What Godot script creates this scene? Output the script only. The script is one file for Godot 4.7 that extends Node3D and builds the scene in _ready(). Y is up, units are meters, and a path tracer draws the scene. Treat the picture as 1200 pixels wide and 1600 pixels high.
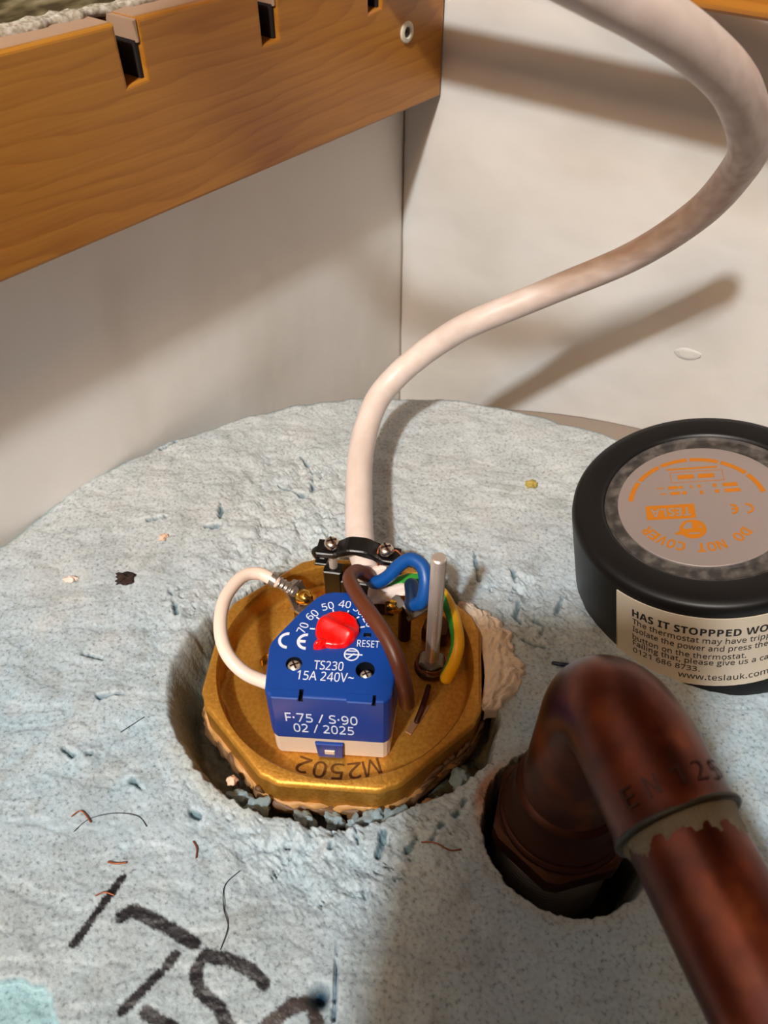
extends Node3D

# ---------------------------------------------------------------- the cupboard's own axes
# K: where the two walls meet; NL / NR: into the room from the left / right wall
const K := Vector3(0.0216, 0.0, -0.248)
const NL := Vector3(0.77498, 0.0, 0.63198)
const NR := Vector3(-0.63198, 0.0, 0.77498)
const PLATE := Vector3(0.0, 0.0, -0.0025)      # centre of the brass flange
const TANK := Vector3(0.017, 0.0, 0.015)
const HOLE := Vector2(0.063, 0.0497)

var M := {}
var used := {}
var fine := FastNoiseLite.new()
var mid := FastNoiseLite.new()
var broad := FastNoiseLite.new()
var cells := FastNoiseLite.new()
var ridge := FastNoiseLite.new()
var speck := FastNoiseLite.new()
var chunks := FastNoiseLite.new()


func wall_point(a: float, o: float, y: float) -> Vector3:
	return K + NL * a + NR * o + Vector3(0, y, 0)


# ---------------------------------------------------------------- naming
func numbered(called: String) -> String:
	if not used.has(called):
		used[called] = 0
		return called
	used[called] += 1
	return "%s_%03d" % [called, used[called]]


func tag(o: Node, label := "", category := "", group := "", kind := "") -> Node:
	if label: o.set_meta("label", label)
	if category: o.set_meta("category", category)
	if group: o.set_meta("group", group)
	if kind: o.set_meta("kind", kind)
	return o


func thing(called: String, label: String, category: String, at := Vector3.ZERO, turn := Basis.IDENTITY, group := "") -> Node3D:
	var o := Node3D.new()
	o.name = numbered(called)
	add_child(o, true)
	o.transform = Transform3D(turn, at)
	tag(o, label, category, group)
	return o


func obj(called: String, mesh: Mesh, material: Material, parent: Node = null, at := Vector3.ZERO, turn := Basis.IDENTITY) -> MeshInstance3D:
	var o := MeshInstance3D.new()
	o.name = called if parent else numbered(called)
	o.mesh = mesh
	o.material_override = material
	o.transform = Transform3D(turn, at)
	o.cast_shadow = GeometryInstance3D.SHADOW_CASTING_SETTING_ON
	(parent if parent else self).add_child(o, true)
	return o


func struct(called: String, mesh: Mesh, material: Material, at := Vector3.ZERO, turn := Basis.IDENTITY) -> MeshInstance3D:
	var o := obj(called, mesh, material, null, at, turn)
	o.set_meta("kind", "structure")
	var said := {"wall_left": "white painted wall under the pine rail, left of the corner", "wall_right": "white painted plaster wall behind the curved white cable", "wall_opposite": "dark timber side of the cupboard opposite the pine rail", "wall_front_added": "added unseen low panel blocking stray light at the cupboard front", "floor": "dark boarded cupboard floor under the water cylinder", "ceiling": "dark timber ceiling of the cupboard"}
	if said.has(called):
		tag(o, said[called], "floor" if called == "floor" else "ceiling" if called == "ceiling" else "wall")
	return o


# ---------------------------------------------------------------- meshing
func begin() -> SurfaceTool:
	var st := SurfaceTool.new()
	st.begin(Mesh.PRIMITIVE_TRIANGLES)
	return st


func finish(st: SurfaceTool) -> ArrayMesh:
	st.generate_normals()
	return st.commit()


func tri(st: SurfaceTool, a: Vector3, b: Vector3, c: Vector3) -> void:   # counter-clockwise seen from outside
	st.add_vertex(a)
	st.add_vertex(c)
	st.add_vertex(b)


func quad(st: SurfaceTool, a: Vector3, b: Vector3, c: Vector3, d: Vector3) -> void:
	tri(st, a, b, c)
	tri(st, a, c, d)


# closed loops stacked from the bottom up (counter-clockwise seen from above); sharp[i] splits the shading at loop i
func loft(loops: Array, sharp := [], cap_low := true, cap_high := true, st: SurfaceTool = null, into := Transform3D.IDENTITY) -> ArrayMesh:
	var alone := st == null
	if alone: st = begin()
	var g := 0
	for k in loops.size() - 1:
		if k in sharp: g += 1
		st.set_smooth_group(g)
		var lo: PackedVector3Array = loops[k]
		var hi: PackedVector3Array = loops[k + 1]
		var n := lo.size()
		for i in n:
			var j := (i + 1) % n
			quad(st, into * lo[j], into * lo[i], into * hi[i], into * hi[j])
	for end in [0, 1]:
		if not (cap_low if end == 0 else cap_high): continue
		var loop: PackedVector3Array = loops[0] if end == 0 else loops[-1]
		st.set_smooth_group(0xFFFFFFFF if true else 0)
		var mean := Vector3.ZERO
		for p in loop: mean += p
		mean /= loop.size()
		for i in loop.size():
			var j := (i + 1) % loop.size()
			if end == 0: tri(st, into * mean, into * loop[i], into * loop[j])
			else: tri(st, into * mean, into * loop[j], into * loop[i])
	return finish(st) if alone else null


func ring(radius: float, y: float, n := 32, centre := Vector2.ZERO) -> PackedVector3Array:
	var p := PackedVector3Array()
	for i in n:
		var t := TAU * i / n
		p.append(Vector3(centre.x + radius * cos(t), y, centre.y + radius * sin(t)))
	return p


func lathe(profile: Array, n := 32, angle := 35.0, caps := true) -> ArrayMesh:   # (radius, height) from the bottom up, outside
	var loops := []
	var sharp := []
	for i in profile.size():
		var q: Vector2 = profile[i]
		loops.append(ring(maxf(q.x, 0.00001), q.y, n))
		if i > 0 and i < profile.size() - 1:
			var d1: Vector2 = profile[i] - profile[i - 1]
			var d2: Vector2 = profile[i + 1] - profile[i]
			if absf(d1.angle_to(d2)) > deg_to_rad(angle): sharp.append(i)
	return loft(loops, sharp, caps, caps)


func inset(poly: PackedVector2Array, d: float) -> PackedVector2Array:
	var out := PackedVector2Array()
	var n := poly.size()
	for i in n:
		var a := (poly[i] - poly[(i + n - 1) % n]).normalized()
		var b := (poly[(i + 1) % n] - poly[i]).normalized()
		var na := Vector2(-a.y, a.x)
		var nb := Vector2(-b.y, b.x)
		var m := (na + nb)
		var l := maxf(m.length_squared(), 0.4)
		out.append(poly[i] + m * (2.0 * d / l))
	return out


# outline in (x, y), counter-clockwise, pushed out along z from z0 to z1 with bevelled rims
func extrude(poly: PackedVector2Array, z0: float, z1: float, bevel := 0.0, smooth := false, st: SurfaceTool = null, into := Transform3D.IDENTITY, steps := 1) -> ArrayMesh:
	var alone := st == null
	if alone: st = begin()
	if Geometry2D.is_polygon_clockwise(poly): poly.reverse()
	# Geometry2D calls a polygon clockwise in a y-down plane; make the area positive instead
	var area := 0.0
	for i in poly.size():
		area += poly[i].cross(poly[(i + 1) % poly.size()])
	if area < 0.0: poly.reverse()
	var rows := []
	if bevel > 0.0:
		for s in steps + 1:
			var t := PI / 2 * s / steps
			rows.append([inset(poly, bevel * (1.0 - sin(t))), z0 + bevel * (1.0 - cos(t))])
		for s in steps + 1:
			var t := PI / 2 * s / steps
			rows.append([inset(poly, bevel * (1.0 - cos(t))), z1 - bevel * (1.0 - sin(t))])
	else:
		rows = [[poly, z0], [poly, z1]]
	var n := poly.size()
	for k in rows.size() - 1:
		var lo: PackedVector2Array = rows[k][0]
		var hi: PackedVector2Array = rows[k + 1][0]
		var za: float = rows[k][1]
		var zb: float = rows[k + 1][1]
		for i in n:
			var j := (i + 1) % n
			st.set_smooth_group(1 if smooth else 0xFFFFFFFF)
			quad(st, into * Vector3(lo[i].x, lo[i].y, za), into * Vector3(lo[j].x, lo[j].y, za), into * Vector3(hi[j].x, hi[j].y, zb), into * Vector3(hi[i].x, hi[i].y, zb))
	st.set_smooth_group(0xFFFFFFFF)
	for end in [0, rows.size() - 1]:
		var p: PackedVector2Array = rows[end][0]
		var z: float = rows[end][1]
		var t := Geometry2D.triangulate_polygon(p)
		for i in range(0, t.size(), 3):
			var a := p[t[i]]
			var b := p[t[i + 1]]
			var c := p[t[i + 2]]
			if ((b - a).cross(c - a) > 0.0) != (end != 0):
				var h := b
				b = c
				c = h
			tri(st, into * Vector3(a.x, a.y, z), into * Vector3(b.x, b.y, z), into * Vector3(c.x, c.y, z))
	return finish(st) if alone else null


func box(st: SurfaceTool, size: Vector3, at: Vector3, bevel := 0.0, turn := Basis.IDENTITY) -> void:
	var h := size / 2
	extrude(PackedVector2Array([Vector2(-h.x, -h.y), Vector2(h.x, -h.y), Vector2(h.x, h.y), Vector2(-h.x, h.y)]), -h.z, h.z, bevel, false, st, Transform3D(turn, at))


func block(size: Vector3, bevel := 0.0) -> ArrayMesh:
	var st := begin()
	box(st, size, Vector3.ZERO, bevel)
	return finish(st)


func spline(pts: Array, sub := 8) -> PackedVector3Array:
	var out := PackedVector3Array()
	var n := pts.size()
	for i in n - 1:
		var p0: Vector3 = pts[maxi(i - 1, 0)]
		var p1: Vector3 = pts[i]
		var p2: Vector3 = pts[i + 1]
		var p3: Vector3 = pts[mini(i + 2, n - 1)]
		for s in sub:
			out.append(p1.cubic_interpolate(p2, p0, p3, float(s) / sub))
	out.append(pts[n - 1])
	return out


# a round bar along a path; radius_at(u, angle) gives its half-width, tint(u, angle) an optional vertex colour
func tube(path: PackedVector3Array, radius_at, n := 16, round_ends := true, st: SurfaceTool = null, tint = null) -> ArrayMesh:
	var alone := st == null
	if alone: st = begin()
	st.set_smooth_group(7)
	var m := path.size()
	var t0 := (path[1] - path[0]).normalized()
	var side := t0.cross(Vector3.UP if absf(t0.y) < 0.9 else Vector3.RIGHT).normalized()
	var rings := []
	var shades := []
	var along := []
	for i in m:
		var t := (path[mini(i + 1, m - 1)] - path[maxi(i - 1, 0)]).normalized()
		side = (side - t * side.dot(t)).normalized()
		var other := t.cross(side)
		along.append([path[i], t, side, other, float(i) / (m - 1), 1.0])
	if round_ends:
		var r0: float = radius_at.call(0.0, 0.0)
		var a: Array = along[0]
		var head := []
		for k in 5:
			var q := PI / 2 * k / 5.0
			head.append([a[0] - a[1] * r0 * cos(q), a[1], a[2], a[3], 0.0, maxf(sin(q), 0.02)])
		var r1: float = radius_at.call(1.0, 0.0)
		var b: Array = along[-1]
		var tail := []
		for k in range(4, -1, -1):
			var q := PI / 2 * k / 5.0
			tail.append([b[0] + b[1] * r1 * cos(q), b[1], b[2], b[3], 1.0, maxf(sin(q), 0.02)])
		along = head + along + tail
	for e in along:
		var row := PackedVector3Array()
		var shade := PackedColorArray()
		for k in n:
			var q := TAU * k / n
			row.append(e[0] + (e[2] * cos(q) + e[3] * sin(q)) * radius_at.call(e[4], q) * e[5])
			if tint != null: shade.append(tint.call(e[4], q))
		rings.append(row)
		shades.append(shade)
	for i in rings.size() - 1:
		for k in n:
			var j := (k + 1) % n
			var c := [[rings[i][k], i, k], [rings[i][j], i, j], [rings[i + 1][j], i + 1, j], [rings[i + 1][k], i + 1, k]]
			for s in [[0, 1, 2], [0, 2, 3]]:
				for v in [s[0], s[2], s[1]]:
					if tint != null: st.set_color(shades[c[v][1]][c[v][2]])
					st.add_vertex(c[v][0])
	for end in [0, rings.size() - 1]:
		var mean := Vector3.ZERO
		for p in rings[end]: mean += p
		mean /= n
		if tint != null: st.set_color(shades[end][0])
		st.set_smooth_group(0xFFFFFFFF)
		for k in n:
			if end == 0: tri(st, mean, rings[end][(k + 1) % n], rings[end][k])
			else: tri(st, mean, rings[end][k], rings[end][(k + 1) % n])
	return finish(st) if alone else null


func rod(path: Array, r: float, sub := 8, n := 14, round_ends := true) -> ArrayMesh:
	return tube(spline(path, sub), func(_u, _q): return r, n, round_ends)


# an uneven lump: a bumpy ball squashed by size, standing on y = 0
func lump(size: Vector3, rough: float, from: int, n := 18) -> ArrayMesh:
	var st := begin()
	st.set_smooth_group(3)
	var at := func(i: int, k: int) -> Vector3:
		var th := PI * i / n
		var ph := TAU * (k % (2 * n)) / (2 * n)
		var d := Vector3(sin(th) * cos(ph), cos(th), sin(th) * sin(ph))
		var f := d * 1.15 + Vector3(from * 3.1, from * 1.7, 0)
		var r := 1.0 + rough * smooth_noise.get_noise_3dv(f) + 0.35 * rough * smooth_noise.get_noise_3dv(f * 2.3)
		var p := d * r * size / 2
		return Vector3(p.x, maxf(p.y, -size.y * 0.25), p.z)
	for i in n:
		for k in 2 * n:
			quad(st, at.call(i, k), at.call(i, k + 1), at.call(i + 1, k + 1), at.call(i + 1, k))
	return finish(st)


# ---------------------------------------------------------------- lettering: solid, thin letters laid on a surface
var letters := {}
var fonts := {}

func text_triangles(text: String, bold := false) -> PackedVector3Array:   # centred, one unit high capitals, one unit deep
	var key := text + ("|b" if bold else "")
	if letters.has(key): return letters[key]
	if not fonts.has(bold):
		var f := SystemFont.new()
		f.font_names = PackedStringArray(["Droid Sans"])
		f.font_weight = 700 if bold else 400
		fonts[bold] = f
	var t := TextMesh.new()
	t.font = fonts[bold]
	t.font_size = 64
	t.pixel_size = 1.0 / (64 * 0.714)
	t.depth = 1.0
	t.curve_step = 1.0
	t.text = text
	var a := t.surface_get_arrays(0)
	var v: PackedVector3Array = a[Mesh.ARRAY_VERTEX]
	var ix = a[Mesh.ARRAY_INDEX]
	var out := PackedVector3Array()
	if ix != null and ix.size():
		for i in ix: out.append(v[i])
	else:
		out = v
	letters[key] = out
	return out


# where(x, y, lift) -> Vector3 puts a letter's point on the surface
func write(st: SurfaceTool, text: String, cap: float, width: float, where: Callable, lift := 0.0002, bold := false) -> void:
	var v := text_triangles(text, bold)
	var lo := 9e9
	var hi := -9e9
	var low := 9e9
	var top := -9e9
	for p in v:
		lo = minf(lo, p.x)
		hi = maxf(hi, p.x)
		low = minf(low, p.y)
		top = maxf(top, p.y)
	var sx := width / (hi - lo) if width > 0.0 else cap
	var cy := (low + top) / 2
	st.set_smooth_group(0xFFFFFFFF)
	for p in v:
		st.add_vertex(where.call((p.x - (lo + hi) / 2) * sx, (p.y - cy) * cap, lift * (p.z + 0.5)))


func flat(origin: Vector3, right: Vector3, up: Vector3) -> Callable:
	var n := right.cross(up)
	return func(x: float, y: float, h: float) -> Vector3: return origin + right * x + up * y + n * h


# a flat arc of a ring in the (right, up) plane
func arc(st: SurfaceTool, where: Callable, r0: float, r1: float, a0: float, a1: float, centre := Vector2.ZERO, lift := 0.0002, n := 20) -> void:
	st.set_smooth_group(0xFFFFFFFF)
	for i in n:
		var p := a0 + (a1 - a0) * i / n
		var q := a0 + (a1 - a0) * (i + 1) / n
		var c := []
		for e in [[r0, p], [r1, p], [r1, q], [r0, q]]:
			c.append(centre + Vector2(cos(e[1]), sin(e[1])) * e[0])
		strip(st, where, c, lift)


func strip(st: SurfaceTool, where: Callable, c: Array, lift := 0.0002) -> void:
	var hi := []
	var lo := []
	for p in c:
		hi.append(where.call(p.x, p.y, lift))
		lo.append(where.call(p.x, p.y, -lift * 0.2))
	quad(st, hi[0], hi[1], hi[2], hi[3])
	for i in 4:
		var j := (i + 1) % 4
		quad(st, lo[i], lo[j], hi[j], hi[i])


func ce_mark(st: SurfaceTool, where: Callable, h: float, gap: float) -> void:
	var r := h / 2
	var w := h * 0.15
	arc(st, where, r - w, r, deg_to_rad(88), deg_to_rad(272), Vector2(-gap, 0))
	arc(st, where, r - w, r, deg_to_rad(88), deg_to_rad(272), Vector2(gap, 0))
	strip(st, where, [Vector2(gap - r + w * 0.7, -w / 2), Vector2(gap - r * 0.10, -w / 2), Vector2(gap - r * 0.10, w / 2), Vector2(gap - r + w * 0.7, w / 2)], 0.00021)


# ---------------------------------------------------------------- materials
func grain(seed_: int, freq: float, size := 512, kind := FastNoiseLite.TYPE_SIMPLEX_SMOOTH, octaves := 4) -> Image:
	var n := FastNoiseLite.new()
	n.seed = seed_
	n.noise_type = kind
	n.frequency = freq
	n.fractal_octaves = octaves
	var im := n.get_seamless_image(size, size)
	im.convert(Image.FORMAT_L8)
	return im


func tinted(im: Image, ramp: Gradient) -> ImageTexture:
	var lut := PackedByteArray()
	for i in 256:
		var c := ramp.sample(i / 255.0)
		lut.append_array([int(c.r * 255), int(c.g * 255), int(c.b * 255)])
	var d := im.get_data()
	var out := PackedByteArray()
	out.resize(d.size() * 3)
	for i in d.size():
		var k := d[i] * 3
		out[i * 3] = lut[k]
		out[i * 3 + 1] = lut[k + 1]
		out[i * 3 + 2] = lut[k + 2]
	return ImageTexture.create_from_image(Image.create_from_data(im.get_width(), im.get_height(), false, Image.FORMAT_RGB8, out))


func ramp(stops: Array) -> Gradient:
	var g := Gradient.new()
	var at := PackedFloat32Array()
	var cs := PackedColorArray()
	for s in stops:
		at.append(s[0])
		cs.append(s[1])
	g.offsets = at
	g.colors = cs
	return g


func mat(called: String, color: Color, rough := 0.6, metal := 0.0) -> StandardMaterial3D:
	var m := StandardMaterial3D.new()
	m.resource_name = called
	m.albedo_color = color
	m.roughness = rough
	m.metallic = metal
	M[called] = m
	return m


func textured(m: StandardMaterial3D, tex: Texture2D, scale: Vector3, world := true) -> void:
	m.albedo_texture = tex
	m.uv1_triplanar = true
	m.uv1_world_triplanar = world
	m.uv1_scale = scale


func bumped(m: StandardMaterial3D, tex: Texture2D, centimetres: float) -> void:
	m.heightmap_enabled = true
	m.heightmap_texture = tex
	m.heightmap_scale = centimetres


func wood_texture(seed_: int, light: Color, dark: Color, w := 1024, h := 512) -> ImageTexture:
	var a := FastNoiseLite.new()
	a.seed = seed_
	a.frequency = 0.0035
	var b := FastNoiseLite.new()
	b.seed = seed_ + 5
	b.frequency = 0.02
	var out := PackedByteArray()
	out.resize(w * h * 3)
	for y in h:
		for x in w:
			var warp := a.get_noise_2d(x * 0.22, y * 0.7)
			var s := y * 0.026 + warp * 2.6 + 5.0 * pow((x - 420.0) / 1024.0, 2.0)
			var f := s - floorf(s)
			var v := pow(f, 2.2) * (1.0 - smoothstep(0.9, 1.0, f))
			v = 0.42 * v + 0.22 * (0.5 + b.get_noise_2d(x * 0.18, y * 5.0)) + 0.35 * (0.5 + warp)
			var c := light.lerp(dark, clampf(v, 0.0, 1.0))
			var k := (y * w + x) * 3
			out[k] = int(c.r * 255)
			out[k + 1] = int(c.g * 255)
			out[k + 2] = int(c.b * 255)
	return ImageTexture.create_from_image(Image.create_from_data(w, h, false, Image.FORMAT_RGB8, out))


func make_materials() -> void:
	var soft := ImageTexture.create_from_image(grain(3, 0.012, 512))
	var sand := ImageTexture.create_from_image(grain(4, 0.09, 512))
	var patch := grain(5, 0.006, 512)
	var wall := mat("painted_plaster", Color.WHITE, 0.75)
	textured(wall, tinted(patch, ramp([[0.2, Color(0.775, 0.755, 0.725)], [0.5, Color(0.815, 0.80, 0.78)], [0.8, Color(0.835, 0.825, 0.81)]])), Vector3(4, 4, 4))
	bumped(wall, soft, 0.09)
	var side := mat("painted_board", Color(1, 1, 1), 0.7)
	textured(side, tinted(patch, ramp([[0.2, Color(0.89, 0.865, 0.83)], [0.5, Color(0.94, 0.92, 0.895)], [0.8, Color(0.95, 0.935, 0.915)]])), Vector3(5, 2, 5))
	bumped(side, soft, 0.05)
	mat("dirty_joint", Color(0.56, 0.50, 0.44), 0.9)
	mat("dark_lining", Color(0.36, 0.25, 0.17), 0.7)
	mat("floor_board", Color(0.35, 0.27, 0.2), 0.8)

	var pine := mat("varnished_pine", Color.WHITE, 0.38)
	pine.albedo_texture = wood_texture(11, Color(0.745, 0.51, 0.18), Color(0.57, 0.335, 0.075))
	pine.uv1_triplanar = true
	pine.uv1_scale = Vector3(4.2, 12, 12)
	pine.clearcoat_enabled = true
	pine.clearcoat = 0.25
	pine.clearcoat_roughness = 0.35
	var raw := mat("weathered_batten", Color.WHITE, 0.9)
	textured(raw, tinted(grain(21, 0.02, 256), ramp([[0.3, Color(0.34, 0.30, 0.20)], [0.55, Color(0.55, 0.51, 0.38)], [0.8, Color(0.72, 0.69, 0.58)]])), Vector3(9, 40, 40), false)
	var dust := mat("plaster_dust", Color.WHITE, 0.95)
	textured(dust, tinted(grain(22, 0.05, 256), ramp([[0.25, Color(0.55, 0.5, 0.42)], [0.55, Color(0.74, 0.71, 0.66)], [0.8, Color(0.84, 0.82, 0.79)]])), Vector3(40, 40, 40))
	bumped(dust, soft, 0.03)
	mat("slot_shadow_wood", Color(0.10, 0.055, 0.035), 0.9)  # dark colour standing in for the shade inside the notches
	mat("slot_dust", Color(0.66, 0.54, 0.44), 0.95)
	mat("white_plug", Color(0.82, 0.78, 0.7), 0.6)
	mat("screw_steel", Color(0.35, 0.33, 0.32), 0.45, 0.8)

	var foam := mat("foam", Color.WHITE, 0.55)
	foam.vertex_color_use_as_albedo = true
	textured(foam, tinted(grain(31, 0.05, 1024, FastNoiseLite.TYPE_SIMPLEX_SMOOTH, 5), ramp([[0.12, Color(0.62, 0.63, 0.64)], [0.34, Color(0.91, 0.91, 0.91)], [0.6, Color(0.97, 0.97, 0.97)], [0.9, Color(1, 1, 1)]])), Vector3(11, 11, 11))
	bumped(foam, ImageTexture.create_from_image(grain(32, 0.05, 1024, FastNoiseLite.TYPE_SIMPLEX, 5)), 0.012)
	mat("dusty_jacket", Color(0.56, 0.51, 0.46), 0.95)
	mat("clean_foam", Color(0.52, 0.70, 0.76), 0.6)
	var crumb := mat("foam_chip", Color(0.66, 0.76, 0.80), 0.6)
	bumped(crumb, sand, 0.02)
	crumb.uv1_triplanar = true
	crumb.uv1_scale = Vector3(30, 30, 30)

	var brass := mat("brass", Color.WHITE, 0.44, 0.72)
	textured(brass, tinted(grain(41, 0.06, 512), ramp([[0.2, Color(0.735, 0.515, 0.19)], [0.5, Color(0.79, 0.565, 0.22)], [0.8, Color(0.83, 0.61, 0.26)]])), Vector3(18, 18, 18))
	bumped(brass, sand, 0.008)
	mat("bright_brass", Color(0.93, 0.72, 0.32), 0.22, 1.0)
	mat("stamp", Color(0.40, 0.24, 0.07), 0.6, 0.4)
	mat("sealant", Color(0.66, 0.50, 0.30), 0.55)
	mat("old_sealant", Color(0.36, 0.26, 0.16), 0.6)
	var silicone := mat("silicone", Color(0.86, 0.80, 0.73), 0.5)
	bumped(silicone, sand, 0.02)
	silicone.uv1_triplanar = true
	silicone.uv1_scale = Vector3(20, 20, 20)
	var blue := mat("blue_plastic", Color(0.012, 0.235, 0.56), 0.36)
	blue.metallic_specular = 0.55
	mat("deep_blue", Color(0.01, 0.03, 0.09), 0.6)
	mat("white_plastic", Color(0.88, 0.79, 0.70), 0.5)
	mat("print_white", Color(0.86, 0.88, 0.93), 0.55)
	mat("red_plastic", Color(0.93, 0.035, 0.02), 0.3)
	mat("chrome", Color(0.86, 0.80, 0.74), 0.25, 1.0)
	mat("zinc", Color(0.92, 0.87, 0.82), 0.30, 0.75)
	mat("tin", Color(0.70, 0.66, 0.62), 0.38, 0.95)
	mat("black_plastic", Color(0.035, 0.03, 0.027), 0.38)
	var sheath := mat("white_sheath", Color(0.885, 0.82, 0.785), 0.42)
	sheath.vertex_color_use_as_albedo = true
	mat("white_wire", Color(0.93, 0.84, 0.78), 0.4)
	mat("brown_wire", Color(0.36, 0.175, 0.085), 0.42)
	mat("blue_wire", Color(0.02, 0.29, 0.57), 0.4)
	mat("blue_sleeve", Color(0.03, 0.13, 0.24), 0.4)
	var earth := mat("earth_wire", Color.WHITE, 0.42)
	earth.vertex_color_use_as_albedo = true
	mat("worn_tag", Color(0.62, 0.46, 0.33), 0.45, 0.6)
	mat("torn_white", Color(0.88, 0.81, 0.77), 0.7)
	mat("copper_strand", Color(0.55, 0.30, 0.18), 0.4, 0.5)

	var copper := mat("copper", Color.WHITE, 0.33, 0.6)
	textured(copper, tinted(grain(51, 0.015, 512), ramp([[0.25, Color(0.25, 0.10, 0.06)], [0.5, Color(0.34, 0.135, 0.07)], [0.78, Color(0.50, 0.245, 0.12)]])), Vector3(7, 7, 7))
	mat("dark_copper", Color(0.27, 0.13, 0.075), 0.42, 0.7)
	mat("worn_brass", Color(0.33, 0.20, 0.125), 0.45, 0.75)
	var flux := mat("grey_flux", Color(0.42, 0.385, 0.31), 0.7)
	bumped(flux, sand, 0.03)
	flux.uv1_triplanar = true
	flux.uv1_scale = Vector3(30, 30, 30)
	mat("dark_solder", Color(0.14, 0.14, 0.10), 0.5)
	mat("letter_copper", Color(0.22, 0.085, 0.045), 0.5, 0.4)  # darker copper brown of the raised letters
	mat("fitting_ink", Color(0.16, 0.05, 0.025), 0.6)

	var bakelite := mat("matt_black", Color(0.052, 0.046, 0.043), 0.42)
	bakelite.metallic_specular = 0.42
	var scuffed := mat("dusty_black", Color.WHITE, 0.7)
	textured(scuffed, tinted(grain(61, 0.02, 256), ramp([[0.3, Color(0.16, 0.145, 0.135)], [0.7, Color(0.36, 0.335, 0.31)]])), Vector3(30, 30, 30))
	mat("silver_label", Color(0.60, 0.55, 0.53), 0.42, 0.35)
	mat("gold_print", Color(0.70, 0.41, 0.015), 0.5)
	mat("paper_label", Color(0.80, 0.745, 0.665), 0.6)
	mat("ink", Color(0.05, 0.045, 0.045), 0.6)
	mat("hair", Color(0.05, 0.04, 0.035), 0.6)
	mat("brown_crumb", Color(0.16, 0.085, 0.06), 0.8)
	mat("yellow_chip", Color(0.66, 0.58, 0.28), 0.6)
	mat("peach_chip", Color(0.85, 0.72, 0.62), 0.6)


# ---------------------------------------------------------------- the foam's shape
var strokes := []
var nicks := []
var smooth_noise := FastNoiseLite.new()

func near_line(p: Vector2, line: Array) -> float:
	var best := 9.0
	for i in line.size() - 1:
		var q := Geometry2D.get_closest_point_to_segment(p, line[i], line[i + 1])
		best = minf(best, q.distance_to(p))
	return best


func pit_radius(t: float) -> float:   # t: angle round the flange, 0 along +x, 90 degrees towards the viewer
	var r := 0.0485
	r += 0.0085 * exp(-pow(angle_difference(t, deg_to_rad(172)) / 0.62, 2.0))
	r += 0.0035 * exp(-pow(angle_difference(t, deg_to_rad(125)) / 0.4, 2.0))
	r += 0.0030 * exp(-pow(angle_difference(t, deg_to_rad(88)) / 0.35, 2.0))
	r += 0.0050 * exp(-pow(angle_difference(t, deg_to_rad(40)) / 0.35, 2.0))
	r -= 0.0018 * exp(-pow(angle_difference(t, deg_to_rad(-95)) / 0.8, 2.0))
	return r


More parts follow.
